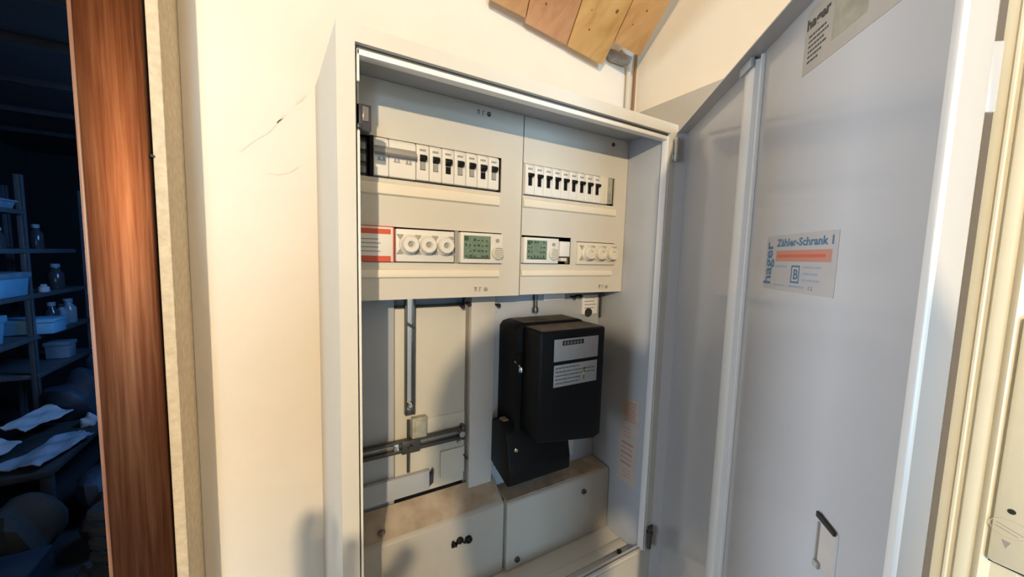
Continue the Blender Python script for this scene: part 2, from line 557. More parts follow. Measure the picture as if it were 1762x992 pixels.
b = new(); box(b, 0.0205, 0.530, -0.001, 0.012, 0.944, 0.951, 0.0008); link('inner_lip', b, M_LIP, cab)
# dark catch block in the notch of the left lip
b = new()
box(b, 0.0195, 0.036, 0.004, 0.020, 1.6455, 1.6735, 0.001, 0)
box(b, 0.0265, 0.033, 0.0025, 0.006, 1.655, 1.671, 0.0008, 1)
box(b, 0.021, 0.026, 0.002, 0.006, 1.6465, 1.652, 0.0008, 0)
link('lock_catch', b, [M_SMOKE2, M_SMOKE], cab)
b = new(); cyl(b, (0.5375, -0.012, 1.684), (0.5375, -0.012, 1.724), 0.0042, n=14)
cyl(b, (0.5375, -0.012, 1.687), (0.5375, -0.012, 1.694), 0.0052, n=14)
box(b, 0.5365, 0.549, -0.006, -0.004, 1.686, 1.722, 0.0005)
link('hinge', b, M_STEEL, cab)
b = new(); cyl(b, (0.5355, -0.010, 0.958), (0.5355, -0.010, 1.000), 0.0042, n=14)
cyl(b, (0.5355, -0.010, 0.986), (0.5355, -0.010, 0.992), 0.0058, n=14)
box(b, 0.5365, 0.549, -0.006, -0.004, 0.960, 0.998, 0.0005)
link('hinge', b, M_DSTEEL, cab, ).__setitem__('label', 'dark lower hinge')

# ---- cover plates over the breaker rows
PY = 0.09
cl = [(0.0315, 0.2470, 1.6125, 1.6665), (0.0375, 0.2505, 1.4975, 1.5475)]
b = new(); holed_plate(b, 0.0275, 0.2862, 1.4445, 1.7405, PY, PY + 0.003, cl)
box(b, 0.0275, 0.2862, PY + 0.003, PY + 0.035, 1.4445, 1.4465)
link('cover_plate', b, M_COVER, cab)
cr = [(0.2885, 0.4965, 1.6130, 1.6655), (0.2885, 0.3955, 1.4985, 1.5470), (0.4075, 0.5045, 1.4985, 1.5415)]
b = new(); holed_plate(b, 0.2880, 0.5290, 1.4455, 1.7405, PY, PY + 0.003, cr)
box(b, 0.2880, 0.5290, PY + 0.003, PY + 0.035, 1.4455, 1.4475)
link('cover_plate', b, M_COVER, cab)
b = new(); box(b, 0.2862, 0.2880, PY + 0.0015, PY + 0.012, 1.4445, 1.7405); link('cover_seam', b, M_SEAM, cab)
# black sheet that paints the shade of the hollow behind the openings
b = new()
box(b, 0.030, 0.525, 0.150, 0.152, 1.46, 1.73)
link('hollow_back', b, M_SEAM, cab)
for (x0, x1, z0, z1) in ((0.033, 0.2425, 1.5895, 1.6075), (0.2885, 0.4995, 1.5925, 1.6085), (0.033, 0.2450, 1.4750, 1.4890), (0.2885, 0.4965, 1.4765, 1.4895)):
    b = new()
    zm = (z0 + z1) / 2
    prism(b, [(PY - 0.0002, z0), (PY - 0.0045, z0 + 0.002), (PY - 0.0055, zm), (PY - 0.004, z1 - 0.002), (PY - 0.0002, z1)], 'x', x0, x1, 0)
    link('label_rail', b, M_RAILW, cab)
# lock screws and the small pressed marks of the cover plates
for (cx, cz) in ((0.2145, 1.7290), (0.2150, 1.4565), (0.4790, 1.4560)):
    b = new()
    lathe(b, [(0.0034, PY - 0.0002), (0.0034, PY - 0.0015), (0.0026, PY - 0.0022)], (cx + 0.008, 0, cz), 'y', 14, 0)
    box(b, cx + 0.0055, cx + 0.0105, PY - 0.0026, PY - 0.002, cz - 0.0006, cz + 0.0006, 0, 1)
    link('cover_screw', b, [M_GREYP if cz < 1.6 else M_INK, M_GREYP], cab)
    b = new()
    box(b, cx - 0.0032, cx - 0.0016, PY - 0.0006, PY - 0.0001, cz - 0.0035, cz + 0.0035)
    box(b, cx - 0.0032, cx + 0.0008, PY - 0.0006, PY - 0.0001, cz + 0.0025, cz + 0.0035)
    box(b, cx - 0.0115, cx - 0.0075, PY - 0.0006, PY - 0.0001, cz + 0.0022, cz + 0.0035)
    box(b, cx - 0.0115, cx - 0.0100, PY - 0.0006, PY - 0.0001, cz - 0.0030, cz + 0.0035)
    box(b, cx - 0.0090, cx - 0.0075, PY - 0.0006, PY - 0.0001, cz - 0.0030, cz + 0.0035)
    link('pressed_mark', b, M_GREYP, cab)
b = new(); lathe(b, [(0.0036, PY - 0.0002), (0.0036, PY - 0.002), (0.0024, PY - 0.003)], (0.487, 0, 1.728), 'y', 14)
link('cover_screw', b, M_INK, cab)

# ---- lower half: mounting boards, trunking, rails
BY = 0.150
b = new(); box(b, 0.0245, 0.0925, 0.1535, 0.190, 0.94, 1.445, 0.001); link('rear_board', b, M_CABSHADE, cab)
b = new(); box(b, 0.0930, 0.2150, BY, BY + 0.012, 1.10, 1.4215, 0.001)
box(b, 0.0930, 0.2150, BY + 0.012, BY + 0.035, 1.4185, 1.4215, 0.0005)
link('mounting_board', b, M_BOARD, cab)
b = new(); box(b, 0.2150, 0.2205, BY + 0.004, BY + 0.008, 1.08, 1.44); link('mounting_seam', b, M_SEAMB, cab)
b = new(); box(b, 0.2205, 0.2665, BY - 0.012, BY + 0.006, 1.062, 1.44, 0.0012); link('cable_trunking', b, M_POST, cab)
b = new(); box(b, 0.2680, 0.5290, BY, BY + 0.010, 1.00, 1.44, 0.001); link('meter_board', b, M_CABSHADE, cab)
b = new(); box(b, 0.170, 0.2148, BY - 0.004, BY, 1.118, 1.166, 0.0008); box(b, 0.122, 0.2148, BY - 0.002, BY, 1.196, 1.231, 0.0008)
link('board_block', b, M_BOARD, cab)

# rail cross of the empty meter field
rc = thing('meter_rail_cross', 'zinc plated slotted rail cross on the empty cream board left of the meter', 'rail', (0.115, BY, 1.145))
b = new()
for (x0, x1) in ((0.1075, 0.1105), (0.1200, 0.1232)):
    box(b, x0, x1, BY - 0.010, BY, 1.248, 1.440, 0.0006)
box(b, 0.1105, 0.1200, BY - 0.003, BY, 1.248, 1.440, 0, 1)
box(b, 0.1075, 0.1232, BY - 0.010, BY, 1.246, 1.250, 0.0004)
link('vertical_rail', b, [M_DSTEEL, M_BRIGHT], rc)
b = new()
hexa(b, [(0.107, BY - 0.0135, 1.398), (0.122, BY - 0.0135, 1.388), (0.122, BY - 0.006, 1.388), (0.107, BY - 0.006, 1.398),
         (0.107, BY - 0.0135, 1.403), (0.122, BY - 0.0135, 1.393), (0.122, BY - 0.006, 1.393), (0.107, BY - 0.006, 1.403)], 0, 0.0005)
link('rail_clamp', b, M_DSTEEL, rc)
b = new(); lathe(b, [(0.005, BY - 0.0035), (0.005, BY - 0.010), (0.003, BY - 0.012)], (0.1155, 0, 1.262), 'y', 16); link('rail_screw', b, M_BRIGHT, rc)
hy = BY - 0.014
b = new()
box(b, 0.0250, 0.2095, hy, hy + 0.010, 1.2015, 1.2060, 0.0008)
box(b, 0.0250, 0.2095, hy, hy + 0.010, 1.1860, 1.1920, 0.0008)
box(b, 0.0250, 0.2095, hy + 0.008, hy + 0.010, 1.190, 1.203, 0, 1)
box(b, 0.2055, 0.2120, hy - 0.001, hy + 0.014, 1.184, 1.210, 0.001)
link('horizontal_rail', b, [M_DSTEEL, M_STEEL], rc)
b = new(); box(b, 0.1000, 0.1300, hy - 0.004, hy, 1.185, 1.207, 0.0012); cyl(b, (0.1135, hy - 0.012, 1.196), (0.1135, hy - 0.003, 1.196), 0.0048, n=6)
box(b, 0.088, 0.096, hy - 0.003, hy, 1.193, 1.204, 0.001, 1)
link('cross_clamp', b, [M_DSTEEL, M_BRIGHT], rc)
b = new(); tube(b, [(0.1125, BY - 0.008, 1.238), (0.1125, BY - 0.008, 1.148)], 0.0024); link('threaded_bolt', b, M_DSTEEL, rc)
b = new(); cyl(b, (0.2035, hy - 0.007, 1.198), (0.2035, hy, 1.198), 0.0055, n=6); cyl(b, (0.199, hy - 0.006, 1.184), (0.199, hy, 1.184), 0.004, n=6)
link('end_bolt', b, M_STEEL, rc)
b = new(); box(b, 0.1180, 0.1430, BY - 0.013, BY - 0.0005, 1.2040, 1.2400, 0.002); box(b, 0.1220, 0.1390, BY - 0.015, BY - 0.0128, 1.214, 1.236, 0.001)
link('plastic_clip', b, M_CLIP, rc)
# pale duct below the rails
dct = thing('cable_duct', 'short pale grey cable duct with a dark open end under the zinc rail cross', 'cable duct', (0.09, BY, 1.105))
b = new(); box(b, 0.0255, 0.1490, BY - 0.009, BY - 0.0005, 1.106, 1.1410, 0.001); link('duct_body', b, M_CABSHADE, dct)
b = new(); prism(b, [(0.149, 1.112), (0.1555, 1.117), (0.1565, 1.141), (0.149, 1.128)], 'y', BY - 0.009, BY - 0.0006); link('duct_end', b, M_SMOKE2, dct)

# screws and fixings under the cover plates
def field_screw(x, z, label, r=0.0036, m=None, n=6, h=0.007):
    b = new(); lathe(b, [(r, BY - 0.0125), (r, BY - 0.0125 - h * .5), (r * .6, BY - 0.0125 - h)], (x, 0, z), 'y', 12)
    cyl(b, (x, BY - 0.014, z), (x, BY, z), r * .55, n=8)
    return link('fixing_screw', b, m or M_SEAM, cab)
for (x, z) in ((0.2035, 1.4225), (0.2150, 1.4270), (0.2725, 1.4220), (0.4480, 1.4310), (0.4620, 1.4330)):
    field_screw(x, z, '')
b = new(); tube(b, [(0.356, BY - 0.008, 1.445), (0.356, BY - 0.008, 1.405)], 0.004); lathe(b, [(0.006, 1.404), (0.006, 1.412), (0.004, 1.416)], (0.356, BY - 0.008, 0), 'z', 14)
link('hanger_bolt', b, M_DSTEEL, cab)
b = new(); box(b, 0.378, 0.430, BY - 0.004, BY - 0.0002, 1.425, 1.438, 0.0008); link('label_strip', b, M_LIP, cab)
b = new(); box(b, 0.4765, 0.5180, BY - 0.006, BY - 0.0002, 1.392, 1.434, 0.001, 0)
for k in range(4): box(b, 0.481, 0.512 - 0.004 * (k % 2), BY - 0.0064, BY - 0.006, 1.426 - k * 0.007, 1.428 - k * 0.007, 0, 1)
lathe(b, [(0.009, BY - 0.006), (0.009, BY - 0.009)], (0.492, 0, 1.3965), 'y', 16, 2)
link('fuse_tag', b, [M_LIP, M_GREYP, M_SEAM], cab)
b = new(); tube(b, [(0.5235, BY - 0.01, 1.446), (0.5235, BY - 0.01, 1.385)], 0.0022); link('thin_wire', b, M_DSTEEL, cab)
for (x, z) in ((0.214, 1.150), (0.2785, 1.112)):
    field_screw(x, z, '', 0.003, M_DSTEEL)

# red printed sticker on the inside of the right wall (interior)
b = new()
xs = 0.5297
box(b, xs, 0.530, 0.0255, 0.0745, 1.056, 1.236, 0, 0)
for k in range(7):
    box(b, xs - 0.0002, xs, 0.034 + 0.0008 * (k % 3), 0.062 - 0.0016 * (k % 2), 1.224 - k * 0.0062, 1.2275 - k * 0.0062, 0, 1)
for k in range(3):
    box(b, xs - 0.0002, xs, 0.045, 0.062, 1.170 - k * 0.008, 1.1725 - k * 0.008, 0, 1)
for k in range(5):
    box(b, xs - 0.0002, xs, 0.036 + 0.001 * k, 0.067, 1.138 - k * 0.0105, 1.1415 - k * 0.0105, 0, 1 if k % 2 else 2)
for k in range(3):
    box(b, xs - 0.0002, xs, 0.040, 0.060, 1.084 - k * 0.007, 1.086 - k * 0.007, 0, 1)
link('warning_sticker', b, [M_TAGP, M_PINKP, M_REDL], cab, smooth=False)['label'] = 'beige sticker with red print'

# ---- terminal covers at the bottom
def terminal_cover(x0, x1, front, ztop_f, ztop_b, label, screws):
    t = thing('terminal_cover', label, 'cover box', ((x0 + x1) / 2, BY, 0.932))
    b = new()
    prism(b, [(front, 0.9335), (BY - 0.0007, 0.9335), (BY - 0.0007, ztop_b - 0.003), (front + 0.004, ztop_f - 0.0002), (front, ztop_f - 0.004)], 'x', x0, x1, 0, 0.0014)
    link('cover_body', b, M_BOX, t)
    b = new()
    n = Vector((0, -(ztop_b - 0.003 - ztop_f), (BY - front - 0.004))).normalized() * 0.0006
    y0, z0, y1, z1 = front + 0.006, ztop_f + 0.0009, BY - 0.002, ztop_b - 0.0036
    hexa(b, [(x0 + 0.004, y0, z0 - 0.001), (x1 - 0.004, y0, z0 - 0.001), (x1 - 0.004, y1, z1 - 0.001), (x0 + 0.004, y1, z1 - 0.001),
             (x0 + 0.004, y0, z0 + n.z), (x1 - 0.004, y0, z0 + n.z), (x1 - 0.004, y1, z1 + n.z), (x0 + 0.004, y1, z1 + n.z)])
    link('dusty_top', b, M_DUSTW, t)
    for (sx, sz) in screws:
        b = new()
        lathe(b, [(0.0052, front - 0.0001), (0.0052, front - 0.003), (0.004, front - 0.0042)], (sx, 0, sz), 'y', 16, 0)
        box(b, sx - 0.0045, sx + 0.0045, front - 0.0048, front - 0.004, sz - 0.0008, sz + 0.0008, 0, 1)
        link('cover_screw', b, [M_DSTEEL, M_SEAM], t)
    return t
tc1 = terminal_cover(0.0250, 0.2745, 0.100, 1.068, 1.098, 'left cream terminal cover with a dusty top and a dark lead seal', [])
b = new()
random.seed(3)
for k in range(3): tube(b, [(0.176 + 0.007 * k, 0.099, 1.031 - 0.002 * k), (0.181 + 0.008 * k, 0.094, 1.024 + 0.003 * (k % 2)), (0.186 + 0.008 * k, 0.099, 1.029)], 0.0022, 8)
lathe(b, [(0.0055, 0.0999), (0.0055, 0.096), (0.003, 0.0945)], (0.189, 0, 1.0285), 'y', 16)
lathe(b, [(0.0060, 0.0999), (0.0060, 0.095), (0.003, 0.0935)], (0.205, 0, 1.0245), 'y', 16)
box(b, 0.174, 0.184, 0.096, 0.0999, 1.0205, 1.0275, 0.001)
link('lead_seal', b, M_BLACK, tc1)
b = new(); box(b, 0.1478, 0.1496, 0.0993, 0.1003, 0.955, 0.990, 0.0004); link('moulded_rib', b, M_BOX, tc1)
b = new(); lathe(b, [(0.005, 1.0775), (0.005, 1.0815), (0.003, 1.083)], (0.064, 0.112, 0), 'z', 14); link('cover_screw', b, M_DUST, tc1)
tc2 = terminal_cover(0.2790, 0.5285, 0.095, 1.066, 1.0715, 'right cream terminal cover under the black meter with two dark screws', [(0.4585, 1.0345), (0.3020, 0.9500)])
b = new(); box(b, 0.2748, 0.2787, 0.110, BY - 0.003, 0.94, 1.066); link('shadow_gap', b, M_SEAM, tc2)
# floor screw plates inside the lower right corner
b = new(); cyl(b, (0.500, 0.030, 0.932), (0.500, 0.030, 0.9365), 0.0045, n=12); cyl(b, (0.518, 0.020, 0.932), (0.518, 0.020, 0.938), 0.0035, n=12)
link('floor_screw', b, M_SEAM, cab)
b = new(); box(b, 0.300, 0.5285, 0.035, 0.055, 0.932, 0.9345, 0.0008); link('floor_rail', b, M_CAB, cab)

# ================================================================== CABINET DOOR (hinged right, swung half open)
HX, HY = 0.551, 0.0
U = Vector((-0.627, -0.779, 0)).normalized()
N = Vector((U.y, -U.x, 0))
# door space: x along the leaf from the hinge, y towards the cabinet, z up
DM = Matrix(((U.x, N.x, 0, HX), (U.y, N.y, 0, HY), (0, 0, 1, 0), (0, 0, 0, 1)))
DT = 0.018          # depth of the folded rim
DW, DZ0, DZ1 = 0.4995, 0.885, 1.737
b = new(); box(b, 0.006, 0.4930, -DT - 0.0015, -DT, DZ0, DZ1)
door = link('cabinet_door', b, M_DOORIN, cab, DM)
b = new(); box(b, 0.0040, 0.0055, -DT - 0.0015, 0.0005, DZ0, DZ1); link('folded_rim', b, M_DOORIN, door, DM)
for z in (DZ1 - 0.0015, DZ0):
    b = new(); prism(b, [(0.006, -DT), (0.4930, -DT), (DW - 0.001, 0.0), (0.006, 0.0)], 'z', z, z + 0.0015); link('folded_rim', b, M_DOORIN, door, DM)
b = new()
prism(b, [(DW - 0.0014, 0.0), (DW + 0.0012, 0.0), (0.4940, -DT - 0.0015), (0.4918, -DT - 0.0015)], 'z', DZ0, DZ1, 0, 0.0005)
link('free_edge', b, M_FLANGE, door, DM)
b = new(); box(b, DW - 0.0035, DW + 0.0016, -0.0020, 0.0012, DZ0, DZ1, 0.0010); link('edge_lip', b, M_LIP, door, DM)
b = new(); box(b, 0.4912, 0.4938, -DT - 0.0062, -DT - 0.0010, 1.588, 1.6215, 0.0009); link('latch_tab', b, M_FLANGE, door, DM)
b = new()
prism(b, [(0.2290, -DT), (0.2335, -0.0130), (0.2360, -0.0118), (0.2540, -0.0118), (0.2565, -0.0130), (0.2575, -DT)], 'z', DZ0 + 0.004, DZ1 - 0.004)
box(b, 0.2660, 0.2690, -DT, -DT + 0.0042, DZ0 + 0.004, DZ1 - 0.004, 0.0008)
link('stiffener', b, M_LIP, door, DM)
b = new(); box(b, 0.230, 0.258, -0.0118, -0.0080, DZ1 - 0.012, DZ1 - 0.0016, 0.0005); link('stiffener_cap', b, M_CABSHADE, door, DM)
# latch pocket low on the leaf, near the free edge
b = new()
yp = -DT
holed_plate(b, 0.4155, 0.4370, 1.270, 1.3205, yp, yp + 0.0004, [(0.4180, 0.4345, 1.284, 1.3165)])
link('latch_plate', b, M_DOORIN, door, DM)
b = new(); box(b, 0.4180, 0.4345, yp, yp + 0.0003, 1.284, 1.3165, 0, 0)
hexa(b, [(0.4165, yp + 0.0012, 1.3205), (0.4355, yp + 0.0012, 1.3185), (0.4355, yp + 0.003, 1.3185), (0.4165, yp + 0.003, 1.3205),
         (0.4165, yp + 0.0012, 1.3245), (0.4355, yp + 0.0012, 1.3215), (0.4355, yp + 0.003, 1.3215), (0.4165, yp + 0.003, 1.3245)], 1)
box(b, 0.4172, 0.4184, yp + 0.0003, yp + 0.0022, 1.284, 1.3165, 0.0003, 2)
box(b, 0.4172, 0.4225, yp + 0.0003, yp + 0.003, 1.2815, 1.2865, 0.0006, 2)
link('latch_pocket', b, [M_TAGP, M_SEAM, M_GREYP], door, DM)
b = new(); lathe(b, [(0.016, yp), (0.016, yp + 0.0022), (0.013, yp + 0.004)], (0.4555, 0, 1.283), 'y', 28); link('raised_disc', b, M_DOORIN, door, DM)  # low round disc beside the pocket, in the leaf's own paint


def flat_text(bm, body, size, x, z, y, mi, rot=0.0, width=None, bold=0.0):
    """lettering lying on the door face, read by someone looking at the inside of the leaf"""
    tb = text_bm(body, size, bold)
    if width:
        wx = max(v.co.x for v in tb.verts) - min(v.co.x for v in tb.verts)
        bmesh.ops.scale(tb, vec=(width / wx, 1, 1), verts=tb.verts)
    c, s = math.cos(rot), math.sin(rot)
    m = Matrix(((c, -s, 0, x), (0, 0, 0, y), (s, c, 0, z), (0, 0, 0, 1)))
    join(bm, tb, mi, m)


ys = -DT + 0.0003
b = new()
box(b, 0.3050, 0.4060, -DT, ys, 1.4865, 1.5380, 0, 0)
yt = ys + 0.00012
flat_text(b, 'hager', 0.0185, 0.3168, 1.4905, yt, 1, math.pi / 2, width=0.041, bold=0.0004)
flat_text(b, 'Z\u00e4hler-Schrank 1', 0.0095, 0.3235, 1.5275, yt, 2, 0.0, width=0.078, bold=0.0003)
box(b, 0.3235, 0.4000, ys, ys + 0.0001, 1.5135, 1.5235, 0, 3)
random.seed(11)
def printed_line(bm, x0, x1, z, h, mi, y):
    x = x0
    while x < x1 - 0.001:
        wd = random.uniform(0.0015, 0.0045)
        box(bm, x, min(x + wd, x1), y, y + 0.0001, z, z + h, 0, mi)
        x += wd + 0.0007
printed_line(b, 0.3255, 0.3945, 1.5172, 0.0026, 4, ys + 0.0001)
printed_line(b, 0.3235, 0.3435, 1.5078, 0.0018, 5, ys)
for k in range(3): printed_line(b, 0.3660, 0.3900 - 0.004 * (k == 1), 1.5078 - k * 0.0055, 0.0018, 5, ys)
for (x0, x1, z0, z1) in ((0.3500, 0.3620, 1.5085, 1.5100), (0.3500, 0.3620, 1.4945, 1.4960), (0.3500, 0.3512, 1.4945, 1.51), (0.3608, 0.3620, 1.4945, 1.51)):
    box(b, x0, x1, ys, ys + 0.0001, z0, z1, 0, 2)
flat_text(b, 'B', 0.0125, 0.3530, 1.4980, yt, 2, 0, width=0.0065, bold=0.0003)
printed_line(b, 0.3235, 0.3400, 1.4905, 0.0014, 5, ys)
printed_line(b, 0.3480, 0.3700, 1.4905, 0.0018, 5, ys)
flat_text(b, '1 2', 0.0048, 0.3750, 1.4898, yt, 2, 0)
link('sticker', b, [M_PAPER, M_BLUE, M_BLUE, M_REDL, M_RED, M_BLUEL], door, DM, smooth=False)['label'] = 'white sticker with blue letters and red bar'
b = new()
box(b, 0.3380, 0.4560, -DT, ys, 1.6760, 1.7290, 0, 0)
box(b, 0.3740, 0.4100, ys, ys + 0.0001, 1.6870, 1.7270, 0, 2)
flat_text(b, 'hager', 0.0120, 0.3400, 1.7130, yt, 1, 0, width=0.030, bold=0.0005)
for k, wd in enumerate((0.022, 0.026, 0.020, 0.024, 0.018, 0.014)):
    printed_line(b, 0.3440, 0.3440 + wd, 1.7050 - k * 0.0042, 0.0017, 1, ys)
link('sticker', b, [M_PAPER2, M_INK, M_OLIVE], door, DM, smooth=False)['label'] = 'yellowed sticker with dark print at the top'

# ================================================================== DEVICES IN THE COVER PLATE OPENINGS
FY = PY - 0.006       # front face of the device noses
def toggle_breaker(label, group, x, zc):
    t = thing('circuit_breaker', label, 'circuit breaker', (x, PY, zc), group)
    hw = 0.0090
    b = new()
    prism(b, [(FY, zc - 0.0245), (0.135, zc - 0.0245), (0.135, zc + 0.0255), (FY + 0.004, zc + 0.0255), (FY, zc + 0.0215)], 'x', x - hw, x + hw, 0, 0.0007, 1)
    link('breaker_body', b, M_WHITE, t)
    b = new(); box(b, x - 0.0040, x + 0.0038, FY - 0.0004, FY + 0.0005, zc - 0.0105, zc + 0.0100); link('toggle_slot', b, M_SMOKE, t)
    return t
def finish_breaker(t, x, zc, style):
    b = new()
    if style == 0:      # dark lever, grey rating plate under it
        prism(b, [(FY - 0.0005, zc + 0.0010), (FY - 0.0075, zc + 0.0035), (FY - 0.0075, zc + 0.0085), (FY - 0.0005, zc + 0.0110)], 'x', x - 0.0048, x + 0.0044, 0, 0.0006, 1)
        box(b, x - 0.0034, x + 0.0034, FY - 0.0010, FY - 0.0003, zc - 0.0095, zc + 0.0008, 0, 1)
        ms = [M_BLACK, M_GREYP]
    elif style == 1:    # dark lever, second dark bar below
        prism(b, [(FY - 0.0005, zc + 0.0000), (FY - 0.0075, zc + 0.0030), (FY - 0.0075, zc + 0.0085), (FY - 0.0005, zc + 0.0110)], 'x', x - 0.0048, x + 0.0044, 0, 0.0006, 1)
        box(b, x - 0.0038, x + 0.0036, FY - 0.0012, FY - 0.0003, zc - 0.0110, zc - 0.0015, 0, 0)
        ms = [M_BLACK]
    else:               # T shaped lever of the right row
        prism(b, [(FY - 0.0005, zc + 0.0030), (FY - 0.0070, zc + 0.0045), (FY - 0.0070, zc + 0.0085), (FY - 0.0005, zc + 0.0105)], 'x', x - 0.0050, x + 0.0044, 0, 0.0006, 1)
        box(b, x - 0.0036, x + 0.0018, FY - 0.0022, FY - 0.0003, zc - 0.0100, zc + 0.0035, 0.0004, 0)
        ms = [M_BLACK]
    link('toggle', b, ms, t)
    b = new(); box(b, x - 0.0050, x + 0.0040, FY - 0.0003, FY + 0.0002, zc + 0.0155, zc + 0.0185); link('rating_print', b, M_GREYP, t)

ORD = ['first', 'second', 'third', 'fourth', 'fifth', 'sixth', 'seventh', 'eighth', 'ninth']
GL, GR = 'breakers in the upper left row', 'breakers in the upper right row'
XL0, PL = 0.1175, 0.01885
protos = {}
for i in range(7):
    x = XL0 + PL * i
    style = 1 if i in (2, 5) else 0
    lab = 'white breaker with black lever, %s from the left in the upper left row' % ORD[i] if i < 6 else \
          'white breaker with black lever at the right end of the upper left row'
    if style not in protos:
        t = toggle_breaker(lab, GL, x, 1.6395); finish_breaker(t, x, 1.6395, style)
        protos[style] = (t, x)
    else:
        t0, x0 = protos[style]
        dup(t0, (x, PY, 1.6395), lab)
XR0, PR = 0.2985, 0.01850
for i in range(9):
    x = XR0 + PR * i
    lab = 'white breaker with T shaped black lever, %s from the left in the upper right row' % ORD[i] if i < 8 else \
          'white breaker with T shaped black lever, last before the blank in the right row'
    if i == 0:
        tr0 = toggle_breaker(lab, GR, x, 1.6390); finish_breaker(tr0, x, 1.6390, 2)
    else:
        dup(tr0, (x, PY, 1.6390), lab)
# blank module and dark open slot at the end of the right row
t = thing('blank_module', 'plain white blank module at the right end of the upper right row', 'blank cover', (0.4645, PY, 1.6145))
b = new(); box(b, 0.4558, 0.4745, FY + 0.001, 0.13, 1.6145, 1.6645, 0.0007); link('blank_body', b, M_WHITE2, t)
b = new(); box(b, 0.4700, 0.4712, FY + 0.0004, FY + 0.0012, 1.618, 1.660); link('blank_ridge', b, M_WHITE, t)
t = thing('terminal_block', 'grey green terminal block beside the dark open slot of the right row', 'terminal block', (0.480, PY, 1.615))
b = new(); box(b, 0.4752, 0.4878, FY + 0.002, 0.13, 1.616, 1.664, 0.0008); link('block_body', b, M_CLIP, t)
b = new(); cyl(b, (0.482, FY + 0.0022, 1.622), (0.482, FY - 0.001, 1.622), 0.003, n=10); link('block_screw', b, M_STEEL, t)

# residual current switch with a smoked flap across three modules
t = thing('residual_current_switch', 'white double switch behind a smoked flap at the left of the upper left row', 'switch', (0.078, PY, 1.6145))
b = new()
prism(b, [(FY, 1.6145), (0.135, 1.6145), (0.135, 1.665), (FY + 0.004, 1.665), (FY, 1.6605)], 'x', 0.0515, 0.0705, 0, 0.0007, 1)
link('switch_body', b, M_WHITE, t)
b = new()
prism(b, [(FY, 1.6145), (0.135, 1.6145), (0.135, 1.665), (FY + 0.004, 1.665), (FY, 1.6605)], 'x', 0.0712, 0.1075, 0, 0.0007, 1)
link('switch_body', b, M_WHITE, t)
b = new(); prism(b, [(FY - 0.0003, 1.6425), (FY - 0.006, 1.6430), (FY - 0.007, 1.6480), (FY - 0.0003, 1.6535)], 'x', 0.0505, 0.1075, 0, 0.0006, 1)
link('smoked_flap', b, M_GREYP, t)
b = new(); box(b, 0.0500, 0.1075, FY - 0.0068, FY - 0.0055, 1.6405, 1.6440, 0.0004); link('flap_edge', b, M_SMOKE, t)
for (x0, x1, z) in ((0.0560, 0.0665, 1.6340), (0.0770, 0.0860, 1.6340), (0.0930, 0.1020, 1.6335)):
    b = new()
    box(b, x0, x1, FY - 0.0004, FY + 0.0001, z, z + 0.0016)
    box(b, x0 + 0.001, x0 + 0.0035, FY - 0.0004, FY + 0.0001, z + 0.0016, z + 0.0052)
    box(b, x1 - 0.0035, x1 - 0.001, FY - 0.0004, FY + 0.0001, z + 0.0016, z + 0.0052)
    link('rating_print', b, M_GREYP, t)
b = new(); box(b, 0.0470, 0.0512, PY - 0.002, PY + 0.03, 1.6135, 1.6665, 0.0006); link('dark_end', b, M_BLACK, t)
t = thing('busbar_connector', 'dark grey connector in the open left end of the upper left row', 'connector', (0.039, 0.10, 1.614))
b = new(); box(b, 0.0320, 0.0465, PY + 0.010, PY + 0.04, 1.6140, 1.6660, 0.001); link('connector_body', b, M_SMOKE2, t)
for k in range(3):
    b = new(); box(b, 0.0345, 0.0440, PY + 0.0045, PY + 0.0105, 1.6170 + k * 0.0155, 1.6270 + k * 0.0155, 0.001); link('connector_clamp', b, M_SMOKE, t)

# second row, left
t = thing('danger_label', 'white label plate with two red bars at the left of the lower left row', 'label plate', (0.057, PY, 1.497))
b = new(); box(b, 0.0322, 0.0775, PY - 0.004, PY + 0.006, 1.4985, 1.5465, 0.0006); link('label_plate', b, M_WHITE, t)
b = new()
box(b, 0.0322, 0.0735, PY - 0.0043, PY - 0.0039, 1.5365, 1.5435); box(b, 0.0322, 0.0735, PY - 0.0043, PY - 0.0039, 1.4985, 1.5065)
box(b, 0.0765, 0.0782, PY - 0.0046, PY + 0.004, 1.4980, 1.5475)
box(b, 0.0322, 0.0782, PY - 0.0046, PY + 0.004, 1.5462, 1.5475)
link('red_bars', b, M_RED, t)
b = new()
for k in range(4): box(b, 0.0345, 0.0600 - 0.003 * (k % 2), PY - 0.0043, PY - 0.0039, 1.5120 + k * 0.0055, 1.5135 + k * 0.0055)
link('grey_print_lines', b, M_GREYP, t)


